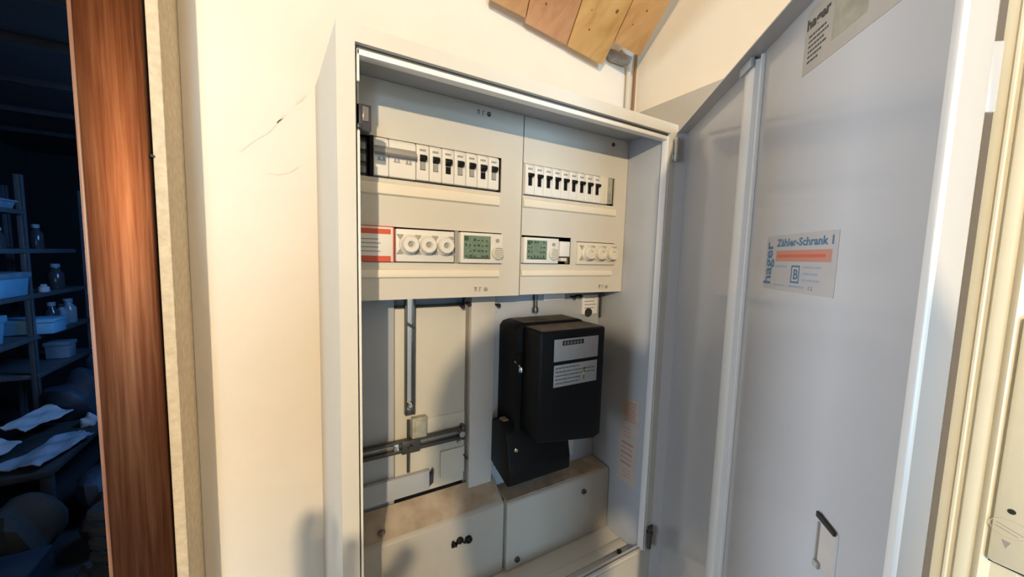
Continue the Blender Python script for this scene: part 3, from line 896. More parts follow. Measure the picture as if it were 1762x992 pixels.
def fuse_block(label, x0, x1, z0, z1, caps, cz, r, m, dark):
    t = thing('fuse_block', label, 'fuse holder', ((x0 + x1) / 2, PY, z0))
    b = new(); box(b, x0, x1, PY - 0.005, PY + 0.035, z0, z1, 0.0012)
    link('fuse_base', b, m, t)
    for cx in caps:
        b = new()
        lathe(b, [(r, PY - 0.005), (r, PY - 0.0085), (r * 0.86, PY - 0.0105), (r * 0.84, PY - 0.0170), (r * 0.74, PY - 0.0190), (r * 0.34, PY - 0.0190), (r * 0.30, PY - 0.0150)], (cx, 0, cz), 'y', 28)
        c = link('fuse_cap', b, m, t)
        b = new(); lathe(b, [(r * 0.28, PY - 0.0149), (r * 0.24, PY - 0.0154)], (cx, 0, cz), 'y', 18); link('fuse_window', b, dark, c)
    b = new(); k = 0
    for i in range(len(caps) + 1):
        cx = caps[0] + (i - 0.5) * (caps[1] - caps[0])
        for s in (-1, 1):
            if x0 + 0.002 < cx < x1 - 0.002:
                prism(b, [(cx - 0.005, cz + s * r * 0.98), (cx + 0.005, cz + s * r * 0.98), (cx, cz + s * r * 0.45)], 'y', PY - 0.0062, PY - 0.005, 0)
    if len(b.verts): link('moulded_wedge', b, M_GREYP, t)
    else: b.free()
    return t
fuse_block('ivory fuse holder with three screw caps in the lower left row', 0.0805, 0.1665, 1.4990, 1.5450, (0.0985, 0.1240, 0.1505), 1.5235, 0.0142, M_WHITE, M_GREYP)
fuse_block('ivory fuse holder with three screw caps in the lower right row', 0.4085, 0.5035, 1.4990, 1.5400, (0.4300, 0.4580, 0.4860), 1.5205, 0.0142, M_WHITE2, M_WHITE2)
b = new(); box(b, 0.1680, 0.1755, PY + 0.001, PY + 0.01, 1.498, 1.547); link('blank_strip', b, M_GREYP, cab)
b = new(); box(b, 0.1668, 0.1690, PY + 0.0005, PY + 0.004, 1.498, 1.547); link('slot_gap', b, M_SEAM, cab)


def timer(label, x0, x1, z0, z1, sx1):
    t = thing('digital_timer', label, 'timer', ((x0 + x1) / 2, PY, z0))
    b = new(); box(b, x0, x1, PY - 0.007, PY + 0.035, z0, z1, 0.0012); link('timer_body', b, M_WHITE, t)
    b = new(); box(b, x0 + 0.0050, sx1, PY - 0.0074, PY - 0.0066, z0 + 0.0065, z1 - 0.0045)
    scr = link('lcd_screen', b, M_LCD, t)
    b = new()
    random.seed(int(x0 * 1000))
    wd = (sx1 - x0 - 0.009) / 6
    for r_ in range(4):
        for c_ in range(6):
            if random.random() < 0.68:
                xx = x0 + 0.0070 + c_ * wd; zz = z0 + 0.0095 + r_ * 0.0082
                box(b, xx, xx + wd * random.uniform(.4, .8), PY - 0.0077, PY - 0.0074, zz, zz + random.uniform(0.0015, 0.0045))
    box(b, x0 + 0.0058, x0 + 0.0125, PY - 0.0078, PY - 0.0074, z1 - 0.0125, z1 - 0.0060)
    box(b, x0 + 0.012, sx1 - 0.002, PY - 0.0078, PY - 0.0074, z0 + 0.0072, z0 + 0.0090)
    link('lcd_segments', b, M_LCDD, scr)
    cx = (sx1 + x1) / 2 + 0.0015
    b = new(); lathe(b, [(0.0105, PY - 0.0070), (0.0105, PY - 0.0105), (0.0088, PY - 0.0125)], (cx, 0, z0 + 0.0165), 'y', 26, 0)
    for k in range(-2, 3):
        box(b, cx - 0.008 + abs(k) * 0.001, cx + 0.008 - abs(k) * 0.001, PY - 0.0130, PY - 0.0125, z0 + 0.0165 + k * 0.0033, z0 + 0.0178 + k * 0.0033, 0, 1)
    link('timer_dial', b, [M_WHITE2, M_GREYP], t)
    b = new(); lathe(b, [(0.0030, PY - 0.0069), (0.0030, PY - 0.0090)], (cx - 0.0005, 0, z1 - 0.0105), 'y', 12); link('timer_button', b, M_GREYP, t)
    return t
timer('white digital timer with green screen in the lower left row', 0.1762, 0.2490, 1.4985, 1.5455, 0.2270)
timer('white digital timer with green screen in the lower right row', 0.2905, 0.3620, 1.4998, 1.5435, 0.3365)
t = thing('terminal_clamp', 'pale terminal clamp in the black gap right of the right timer', 'clamp', (0.382, PY, 1.499))
b = new(); box(b, 0.3715, 0.3945, PY + 0.002, PY + 0.03, 1.5125, 1.5400, 0.001); link('clamp_body', b, M_LIP, t)
b = new(); box(b, 0.3740, 0.3880, PY + 0.001, PY + 0.02, 1.5040, 1.5105, 0.0008); link('clamp_foot', b, M_WHITE2, t)
b = new(); box(b, 0.3945, 0.4075, PY - 0.0005, PY + 0.0003, 1.499, 1.546, 0); link('blank_strip', b, M_COVER, cab)

# ================================================================== METER
mt = thing('electricity_meter', 'black electricity meter with grey nameplates in the lower right of the cabinet', 'meter', (0.365, BY, 1.085))
b = new()   # rear base with rounded upper left corner
prism(b, [(0.2820, 1.195), (0.2820, 1.384), (0.2880, 1.392), (0.300, 1.395), (0.425, 1.395), (0.4300, 1.390), (0.4300, 1.195)], 'y', 0.085, BY - 0.0005, 0, 0.0025)
link('meter_base', b, M_BLACKM, mt)
MF = 0.031
b = new()   # front housing: slightly tapering to the face
hexa(b, [(0.2905, 0.098, 1.200), (0.4310, 0.098, 1.188), (0.4310, 0.092, 1.188), (0.2905, 0.092, 1.200),
         (0.2905, 0.098, 1.393), (0.4310, 0.098, 1.393), (0.4310, 0.092, 1.393), (0.2905, 0.092, 1.393)])
b.free(); b = new()
prism(b, [(0.2945, 1.205), (0.2945, 1.391), (0.4345, 1.391), (0.4345, 1.191), (0.4180, 1.186)], 'y', MF, 0.096, 0, 0.0045, 3)
housing = link('meter_housing', b, M_BLACK, mt)
b = new(); box(b, 0.2990, 0.4300, MF + 0.004, 0.094, 1.3905, 1.3916); link('dusty_top', b, M_DUST, mt)
b = new(); box(b, 0.3020, 0.4230, 0.095, BY - 0.004, 1.3945, 1.3955); link('dusty_top', b, M_DUST, mt)
b = new(); box(b, 0.2940, 0.2953, MF + 0.010, 0.085, 1.215, 1.384, 0.0005); link('side_panel', b, M_BLACKM, mt)
b = new(); box(b, 0.3215, 0.4170, MF - 0.0008, MF + 0.001, 1.3390, 1.3765, 0.0004); np1 = link('nameplate', b, M_PLATE, mt)
b = new(); box(b, 0.3380, 0.3830, MF - 0.0016, MF - 0.0006, 1.3655, 1.3735, 0.0004)
for k in range(6): box(b, 0.3400 + k * 0.0068, 0.3445 + k * 0.0068, MF - 0.0020, MF - 0.0015, 1.3668, 1.3722, 0, 1)
link('counter_window', b, [M_BLACK, M_SMOKE], np1)
b = new(); box(b, 0.3225, 0.4165, MF - 0.0008, MF + 0.001, 1.2955, 1.3330, 0.0004); np2 = link('nameplate', b, M_PLATE, mt)
b = new()
random.seed(5)
for k in range(5):
    x = 0.3255
    while x < 0.375 + 0.03 * (k in (1, 2)):
        wd = random.uniform(0.002, 0.007); box(b, x, x + wd, MF - 0.0010, MF - 0.0007, 1.3270 - k * 0.0065, 1.3285 - k * 0.0065); x += wd + 0.0012
box(b, 0.386, 0.388, MF - 0.0010, MF - 0.0007, 1.302, 1.324)
link('plate_print', b, M_INK, np2)
b = new(); lathe(b, [(0.0028, MF - 0.0007), (0.0028, MF - 0.0012)], (0.3855, 0, 1.3125), 'y', 10); link('plate_dot', b, mat('yellow_dot', (0.55, 0.45, 0.15), 0.5), np2)
b = new(); tube(b, [(0.283, 0.090, 1.330), (0.2865, 0.0825, 1.326), (0.2885, 0.080, 1.320)], 0.0022, 8); lathe(b, [(0.0042, 1.3135), (0.0046, 1.318), (0.0035, 1.322)], (0.289, 0.0790, 0), 'z', 14)
link('seal_screw', b, M_BRIGHT, mt)
b = new(); box(b, 0.283, 0.2935, 0.080, 0.092, 1.325, 1.345, 0.0015); link('seal_lug', b, M_BLACKM, mt)
# terminal cover of the meter
b = new()
prism(b, [(BY - 0.001, 1.205), (0.102, 1.222), (0.085, 1.205), (0.070, 1.140), (0.070, 1.116), (0.078, 1.112), (BY - 0.001, 1.132)], 'x', 0.2655, 0.3985, 0, 0.003, 3)
link('terminal_lid', b, M_BLACK, mt)
b = new(); box(b, 0.268, 0.280, 0.100, 0.116, 1.2155, 1.2225, 0.0015); link('lid_lug', b, M_DUST, mt)
b = new(); lathe(b, [(0.0040, 0.0800), (0.0040, 0.0755), (0.0025, 0.0740)], (0.282, 0, 1.176), 'y', 14); link('lid_screw', b, M_BRIGHT, mt)
b = new(); box(b, 0.400, 0.470, BY - 0.004, BY, 1.085, 1.200, 0.001); link('board_block', b, M_BOARD, cab)

# ================================================================== PINE BOARDS above the cabinet
pd = Vector((0.338, 0.922, -0.40)).normalized()
pe = Vector((pd.y, -pd.x, 0)).normalized()
pn = pd.cross(pe)            # points downwards
if pn.z > 0: pn = -pn
r = ray(1101, 98)
PP = CAM + r * ((0.128 - CAM.y) / r.y)
def on_boards(px, py):
    r = ray(px, py); t = (PP - CAM).dot(pn) / r.dot(pn)
    q = CAM + r * t - PP
    return q.dot(pd), q.dot(pe)
pc = thing('pine_cladding', 'knotty pine boards with staggered lower ends above the cabinet', 'wooden boards', PP)
edges = [(1101, 98), (1055, 73), (983, 60), (904, 32), (838, -2)]
ends = [((1055, 73), (1101, 98)), ((975, 79), (1035, 112)), ((903, 40), (975, 79)), ((838, -2), (903, 31))]
es = [on_boards(*p)[1] for p in ((1101, 98), (1056, 72), (986, 48), (904, 34), (840, 0))]
KN = {0: [(0.085, 0.5, 0.0016), (0.05, 0.3, 0.0011)], 1: [(0.10, 0.78, 0.0026), (0.05, 0.35, 0.0016), (0.095, 0.25, 0.0009)], 2: [(0.05, 0.33, 0.0018), (0.068, 0.66, 0.0018)], 3: []}
for k in range(4):
    d0, d1 = on_boards(*ends[k][0])[0], on_boards(*ends[k][1])[0]
    e0, e1 = es[k + 1] + 0.0006, es[k] - 0.0006
    drop = 0.0012 * (k % 2)
    b = new()
    def P(d, e, h): return PP + pd * d + pe * e + pn * (-h + drop)
    hexa(b, [P(d0, e0, 0), P(d1, e1, 0), P(-0.42, e1, 0), P(-0.42, e0, 0), P(d0, e0, 0.012), P(d1, e1, 0.012), P(-0.42, e1, 0.012), P(-0.42, e0, 0.012)], 0, 0.0018)
    plank = link('plank', b, M_PINE[3 - k], pc)
    for (dd, ff, rr) in KN[k]:
        c = P(min(d0, d1) - dd * 0.8, e0 + (e1 - e0) * ff, 0)
        b = new()
        b2 = bmesh.new()
        ring0 = [b2.verts.new(c + pn * 0.0003 + (pd * math.cos(a) * 1.5 + pe * math.sin(a)) * rr) for a in [i * math.pi / 7 for i in range(14)]]
        b2.faces.new(ring0)
        if ring0 and b2.faces[:]:
            b2.normal_update()
        ex = bmesh.ops.extrude_face_region(b2, geom=b2.faces[:])
        bmesh.ops.translate(b2, vec=-pn * 0.001, verts=[v for v in ex['geom'] if isinstance(v, bmesh.types.BMVert)])
        bmesh.ops.recalc_face_normals(b2, faces=b2.faces)
        join(b, b2)
        link('knot', b, M_KNOT, plank)
# grey foam plug and the two cables down the corner
def onw(px, py, Y):
    r = ray(px, py); return CAM + r * ((Y - CAM.y) / r.y)
b = new()
a0, a1, a2, a3 = onw(1052, 82, 0.175), onw(1090, 97, 0.175), onw(1086, 109, 0.175), onw(1058, 99, 0.175)
off = Vector((0, 0.02, 0))
hexa(b, [a3, a2, a2 + off, a3 + off, a0, a1, a1 + off, a0 + off], 0, 0.003)
tag(link('foam_plug', b, M_FOAM), 'grey foam plug under the end of the right pine board', 'foam')
c0, c1 = onw(1083, 106, 0.188), onw(1083, 200, 0.188)
b = new(); tube(b, [c0 + Vector((-0.03, 0, 0.012)), c0 + Vector((-0.012, 0, 0.006)), c0 + Vector((-0.002, 0, -0.003)), Vector((c0.x, 0.188, c0.z - 0.02)), Vector((c0.x, 0.188, 1.75))], 0.0055)
tag(link('grey_cable', b, M_CABLE), 'thin cream cable running down the corner behind the cabinet top, left of the dark one', 'cable')
c0 = onw(1093, 98, 0.190)
b = new(); tube(b, [Vector((c0.x + 0.004, 0.190, c0.z + 0.01)), Vector((c0.x + 0.002, 0.190, c0.z - 0.04)), Vector((c0.x, 0.190, 1.75))], 0.0036)
tag(link('brown_cable', b, mat('brown_cable', (0.24, 0.13, 0.06), 0.6)), 'thin brown cable in the wall corner above the cabinet, right of the cream one', 'cable')

# ================================================================== CONTROL BOX on the right wall
t = thing('control_box', 'cream wall control box with a black hole and an arrow at the right', 'control box', (RX, -0.44, 1.155))
XB = RX - 0.010
b = new(); prism(b, [(-0.3795, 1.181), (-0.3805, 1.1775), (-0.384, 1.1765), (-0.50, 1.178), (-0.50, 1.462), (-0.386, 1.462), (-0.3800, 1.458)], 'x', XB, RX - 0.004, 0, 0.0012)
link('box_front', b, M_TRIMC, t)
b = new(); prism(b, [(-0.3775, 1.176), (-0.3795, 1.1735), (-0.50, 1.170), (-0.50, 1.466), (-0.3775, 1.466)], 'x', RX - 0.0045, RX - 0.0001, 0)
link('box_back', b, M_SEAM, t)
def onx(px, py, X):
    r = ray(px, py); return CAM + r * ((X - CAM.x) / r.x)
xf = XB
q = onx(1741, 880, xf); b = new(); lathe(b, [(0.0030, xf + 0.0002), (0.0030, xf - 0.0004)], (0, q.y, q.z), 'x', 14); link('hole', b, M_SEAM, t)
q = onx(1731, 936, xf); b = new(); prism(b, [(q.y + 0.0030, q.z + 0.0045), (q.y - 0.0030, q.z + 0.0035), (q.y - 0.0002, q.z - 0.0045)], 'x', xf - 0.0004, xf + 0.0002); link('arrow_mark', b, M_GREYP, t)
q = onx(1738, 910, xf); b = new()
prism(b, [(q.y + 0.010, q.z + 0.0036), (q.y + 0.010, q.z + 0.0029), (q.y - 0.010, q.z - 0.0036), (q.y - 0.010, q.z - 0.0029)], 'x', xf - 0.0003, xf + 0.0002)
prism(b, [(q.y + 0.010, q.z - 0.0004), (q.y + 0.010, q.z - 0.0011), (q.y - 0.006, q.z - 0.0064), (q.y - 0.006, q.z - 0.0057)], 'x', xf - 0.0003, xf + 0.0002)
link('printed_lines', b, M_GREYP, t)
b = new()
rr = [(q.y + 0.0145 * math.cos(a), q.z + 0.0105 * math.sin(a)) for a in [i * math.pi / 14 for i in range(28)]]
for i in range(28):
    (y0, z0), (y1, z1) = rr[i], rr[(i + 1) % 28]
    prism(b, [(y0, z0), (y1, z1), (q.y + (y1 - q.y) * .95, q.z + (z1 - q.z) * .95), (q.y + (y0 - q.y) * .95, q.z + (z0 - q.z) * .95)], 'x', xf - 0.0002, xf + 0.0002)
link('oval_ring', b, mat('faint_print', (0.56, 0.50, 0.37), 0.5), t)
# ================================================================== THINGS IN THE DARK STORE ROOM
SX = -1.60          # front plane of the shelving; it runs along y
M_SHELF = mat('shelf_steel', (0.16, 0.17, 0.185), 0.45, metal=0.2, var=0.2, vscale=8)
M_TUB = mat('blue_tub', (0.30, 0.70, 0.95), 0.4, var=0.2, vscale=9)
M_TUB2 = mat('pale_blue_tub', (0.30, 0.42, 0.52), 0.5, var=0.3, vscale=12)
M_CARD = mat('grey_cardboard', (0.06, 0.06, 0.058), 0.85, var=0.3, vscale=9)
M_BAG = mat('blue_grey_bag', (0.045, 0.06, 0.09), 0.55, var=0.4, vscale=7)
M_BAG2 = mat('blue_bag', (0.10, 0.20, 0.34), 0.55, var=0.4, vscale=7)
M_RAG = mat('pale_cloth', (0.40, 0.45, 0.52), 0.85, var=0.35, vscale=12)
M_JAR = mat('glass_jar', (0.35, 0.40, 0.45), 0.12, var=0.2, vscale=20)
M_DARKJ = mat('dark_bottle', (0.06, 0.06, 0.07), 0.15)
M_PAPERB = mat('white_paper', (0.62, 0.64, 0.68), 0.8, var=0.15, vscale=12)
M_LEATHER = mat('dark_red_cloth', (0.05, 0.015, 0.015), 0.8, var=0.3, vscale=10)

sr = thing('storage_rack', 'steel storage rack with narrow shelves in the dark store room', 'shelf rack', (SX - 0.2, 3.4, 0))
for (z, y0, y1) in ((1.72, 2.55, 3.28), (1.468, 2.55, 3.88), (1.163, 2.55, 4.00), (0.880, 2.55, 4.05), (0.615, 3.27, 4.10)):
    b = new(); box(b, SX - 0.42, SX, y0, y1, z - 0.030, z, 0.003)
    link('shelf', b, M_SHELF, sr)
for y in (2.56, 3.285, 4.08):
    for x in (SX - 0.42, SX - 0.004):
        b = new(); box(b, x - 0.004, x, y - 0.018, y + 0.018, 0, 1.95, 0.001); box(b, x - 0.03, x, y - 0.018, y - 0.014, 0, 1.95, 0.001)
        link('upright', b, M_SHELF, sr)


def sp(px, py, X=SX):
    p = at(px, py, X); return p.y, p.z


def bin_thing(name, label, cat, y0, y1, z0, z1, x0, x1, m, lid=None, taper=0.012):
    t = thing(name, label, cat, ((x0 + x1) / 2, (y0 + y1) / 2, z0))
    b = new(); k = taper
    hexa(b, [(x0 + k, y0 + k, z0), (x1 - k, y0 + k, z0), (x1 - k, y1 - k, z0), (x0 + k, y1 - k, z0), (x0, y0, z1), (x1, y0, z1), (x1, y1, z1), (x0, y1, z1)], 0, 0.006)
    link('bin_body' if name != 'carton' else 'carton_body', b, m, t)
    b = new(); h = (z1 - z0) * 0.22
    box(b, x0 - 0.006, x1 + 0.006, y0 - 0.006, y1 + 0.006, z1 - h, z1 + 0.003, 0.005)
    link('lid', b, lid or m, t)
    return t


bin_thing('storage_bin', 'pale blue bin on the top shelf of the dark rack', 'bin', 2.70, 3.25, 1.722, 1.775, SX - 0.36, SX - 0.02, M_TUB2)
bin_thing('storage_bin', 'bright blue bin with a paler lid on the middle rack shelf', 'bin', 2.65, 3.25, 1.165, 1.315, SX - 0.38, SX + 0.01, M_TUB, M_TUB2)
bin_thing('storage_bin', 'blue bin under the bright blue bin, left of the rack upright', 'bin', 2.62, 3.07, 0.882, 1.055, SX - 0.38, SX - 0.03, M_TUB)
bin_thing('carton', 'flat blue box jutting over the shelf edge at the rack upright', 'box', 3.31, 3.48, 0.884, 0.985, SX - 0.25, SX + 0.07, M_TUB, None, 0.002)
bin_thing('carton', 'small pale box standing alone on the lowest rack shelf', 'box', 3.72, 3.83, 0.618, 0.745, SX - 0.15, SX - 0.02, M_TUB2, None, 0.002)


def jar(name, label, y, z, h, r, m, cap, x=SX - 0.06, group=None):
    t = thing(name, label, 'jar' if 'jar' in name or 'cup' in name else 'bottle', (x, y, z), group)
    b = new(); lathe(b, [(r * .9, z), (r, z + h * .05), (r, z + h * .62), (r * .55, z + h * .78), (r * .5, z + h * .88)], (x, y, 0), 'z', 18)
    link('glass_body', b, m, t)
    b = new(); lathe(b, [(r * .58, z + h * .86), (r * .58, z + h), (r * .5, z + h * 1.01)], (x, y, 0), 'z', 18)
    link('cap', b, cap, t)
    return t


GJ = 'bottles and jars on the dark rack'
jar('bottle', 'tall dark bottle right of the upright on the upper rack shelf', 3.52, 1.468, 0.17, 0.035, M_DARKJ, M_JAR)
jar('bottle', 'dark bottle left of the upright on the upper rack shelf', 3.13, 1.468, 0.13, 0.033, M_DARKJ, M_JAR)
jar('small_cup', 'small white cup right of the upright on the middle rack shelf', 3.46, 1.163, 0.055, 0.028, M_PAPERB, M_PAPERB, SX - 0.02)
jar('bottle', 'dark squat bottle far right on the middle rack shelf', 3.72, 1.163, 0.19, 0.045, M_DARKJ, M_TUB2)
jar('glass_jar', 'dark jar with pale rim, first right of the flat blue box', 3.63, 0.880, 0.19, 0.04, M_DARKJ, M_JAR)
jar('glass_jar', 'pale glass jar at the right end of the lower rack shelf', 3.86, 0.880, 0.19, 0.045, M_JAR, M_TUB2)
jar('glass_jar', 'blue grey jar just left of the pale jar, lower rack shelf', 3.76, 0.880, 0.16, 0.035, M_TUB2, M_DARKJ)


def blob(name, label, cat, c, s, m, seed, rough=0.25, rot=0.0, sub=3):
    """a slumped sack or crumpled cloth: a noisy flattened ball standing on its base"""
    b = new()
    bmesh.ops.create_icosphere(b, subdivisions=sub, radius=1.0)
    rnd = random.Random(seed)
    ph = [(rnd.uniform(2, 5), rnd.uniform(2, 5), rnd.uniform(2, 5), rnd.uniform(0, 6)) for _ in range(5)]
    for v in b.verts:
        k = 1.0 + rough * sum(math.sin(a * v.co.x + b_ * v.co.y + c_ * v.co.z + d) for a, b_, c_, d in ph) / 3
        v.co = v.co * k
        if v.co.z < -0.55: v.co.z = -0.55
    cr, sr_ = math.cos(rot), math.sin(rot)
    for v in b.verts:
        x, y, z = v.co.x * s[0], v.co.y * s[1], (v.co.z + 0.55) * s[2]
        v.co = Vector((c[0] + x * cr - y * sr_, c[1] + x * sr_ + y * cr, c[2] + z))
    return tag(link(name, b, m), label, cat)


# a low bench in front of the rack carries the heap
bt = thing('low_bench', 'dark low bench under the heap of cloths in the store room', 'bench', (-1.375, 2.92, 0))
b = new(); box(b, -1.57, -1.18, 2.30, 3.55, 0.30, 0.335, 0.004); link('bench_top', b, M_STOREBEAM, bt)
for (x, y) in ((-1.54, 2.34), (-1.21, 2.34), (-1.54, 3.50), (-1.21, 3.50)):
    b = new(); box(b, x - 0.02, x + 0.02, y - 0.02, y + 0.02, 0, 0.30, 0.002); link('leg', b, M_STOREBEAM, bt)


def sheet(name, label, cat, pts, m, seed, thick=0.006, amp=0.02, z_drop=None, parent=None):
    """a rumpled sheet over four corner points (near-left, near-right, far-right, far-left)"""
    rnd = random.Random(seed)
    n = 14
    b = new()
    P = [Vector(p) for p in pts]
    g = []
    for i in range(n + 1):
        row = []
        for j in range(n + 1):
            u, v = i / n, j / n
            p = P[0] * (1 - u) * (1 - v) + P[1] * u * (1 - v) + P[2] * u * v + P[3] * (1 - u) * v
            p = p + Vector((0, 0, amp * (math.sin(u * 9 + seed) * math.cos(v * 7 + seed * 2) + rnd.uniform(-.3, .3))))
            if z_drop: p = p + Vector((0, 0, -z_drop * max(0, u - 0.7) ** 1.5 * 4 * (0.4 + v)))
            row.append(b.verts.new(p))
        g.append(row)
    for i in range(n):
        for j in range(n):
            b.faces.new((g[i][j], g[i + 1][j], g[i + 1][j + 1], g[i][j + 1]))
    ex = bmesh.ops.extrude_face_region(b, geom=b.faces[:])
    bmesh.ops.translate(b, vec=(0, 0, -thick), verts=[v for v in ex['geom'] if isinstance(v, bmesh.types.BMVert)])
    bmesh.ops.recalc_face_normals(b, faces=b.faces)
    return tag(link(name, b, m, parent), label, cat)


blob('sack', 'grey blue sack slumped on the bench right below the rack upright', 'sack', (-1.38, 3.14, 0.337), (0.13, 0.13, 0.19), M_BAG, 3)
blob('sack', 'blue sack on the bench end nearest the brown frame', 'sack', (-1.33, 3.44, 0.337), (0.13, 0.08, 0.24), M_BAG2, 9)
blob('cloth_bundle', 'dim grey cloth bundle on the floor at the left image edge', 'cloth', (-1.18, 2.06, 0.0), (0.11, 0.12, 0.22), M_CARD, 21)
blob('cloth_bundle', 'dark red cloth bundle on the floor in front of the bench', 'cloth', (-0.93, 2.10, 0.0), (0.07, 0.11, 0.16), M_LEATHER, 14)
blob('waste_bag', 'dull blue waste bag on the floor beside the brown frame', 'bag', (-1.00, 2.52, 0.0), (0.13, 0.20, 0.24), M_BAG, 31)
sheet('paper_sheet', 'loose pale paper sheet lying flat in the middle of the bench', 'paper', [(-1.44, 2.72, 0.425), (-1.34, 2.98, 0.43), (-1.48, 3.04, 0.47), (-1.55, 2.76, 0.45)], M_PAPERB, 2, amp=0.010)
sheet('blue_cloth', 'long pale blue cloth spread along the front of the bench', 'cloth', [(-1.22, 2.31, 0.372), (-1.14, 2.66, 0.385), (-1.26, 2.78, 0.385), (-1.40, 2.36, 0.372)], M_RAG, 4, amp=0.016, z_drop=0.03)
sheet('newspaper', 'folded newspaper at the far left above the blue cloth', 'paper', [(-1.44, 2.40, 0.395), (-1.40, 2.60, 0.405), (-1.52, 2.66, 0.430), (-1.56, 2.46, 0.420)], M_PAPERB, 6, amp=0.008)
blob('paper_ball', 'small crumpled paper ball on the bench by the grey blue sack', 'paper', (-1.25, 2.92, 0.337), (0.04, 0.05, 0.045), M_PAPERB, 41, 0.35)
blob('paper_ball', 'small crumpled paper ball on the floor before the red bundle', 'paper', (-0.90, 1.86, 0.0), (0.04, 0.045, 0.04), M_CARD, 43, 0.35)
t = thing('floor_box', 'flat dark blue box on the store room floor at the lower left', 'box', (-1.15, 1.74, 0.0))
b = new(); box(b, -1.30, -1.02, 1.60, 1.86, 0.0, 0.16, 0.006); link('box_body', b, M_BAG, t)
b = new(); box(b, -1.31, -1.01, 1.59, 1.87, 0.16, 0.185, 0.006); link('box_lid', b, M_BAG, t)
# coiled hose standing by the frame at the lower right of the opening
b = new()
pts = []
for i in range(140):
    a = i / 140 * 2 * math.pi * 7
    pts.append((-0.70 + 0.085 * math.cos(a), 1.62 + 0.085 * math.sin(a), 0.035 + i / 140 * 0.42))
tube(b, pts, 0.022, 8)
tag(link('coiled_hose', b, M_CARD), 'stacked coil of grey hose on the floor next to the brown frame', 'hose')
# ================================================================== THE PHOTOGRAPHER (stands behind the camera and throws the soft round shadow)
FH = Vector((FWD.x, FWD.y, 0)).normalized()          # facing direction
RH = Vector((FH.y, -FH.x, 0))                        # the person's right
HC = Vector((-0.140, -0.755, 1.590))                 # middle of the head
M_SKIN = mat('skin', (0.55, 0.34, 0.25), 0.5)
M_SHIRT = mat('dark_jumper', (0.035, 0.037, 0.045), 0.9, bump=0.3, bscale=300)
M_TROUSER = mat('dark_trousers', (0.03, 0.032, 0.04), 0.9)
M_HAIR = mat('brown_hair', (0.05, 0.03, 0.02), 0.7, bump=0.5, bscale=400)
M_SHOE = mat('black_shoes', (0.015, 0.015, 0.015), 0.5)


def pt(f, r_, z):
    p = HC + FH * f + RH * r_
    return Vector((p.x, p.y, z))


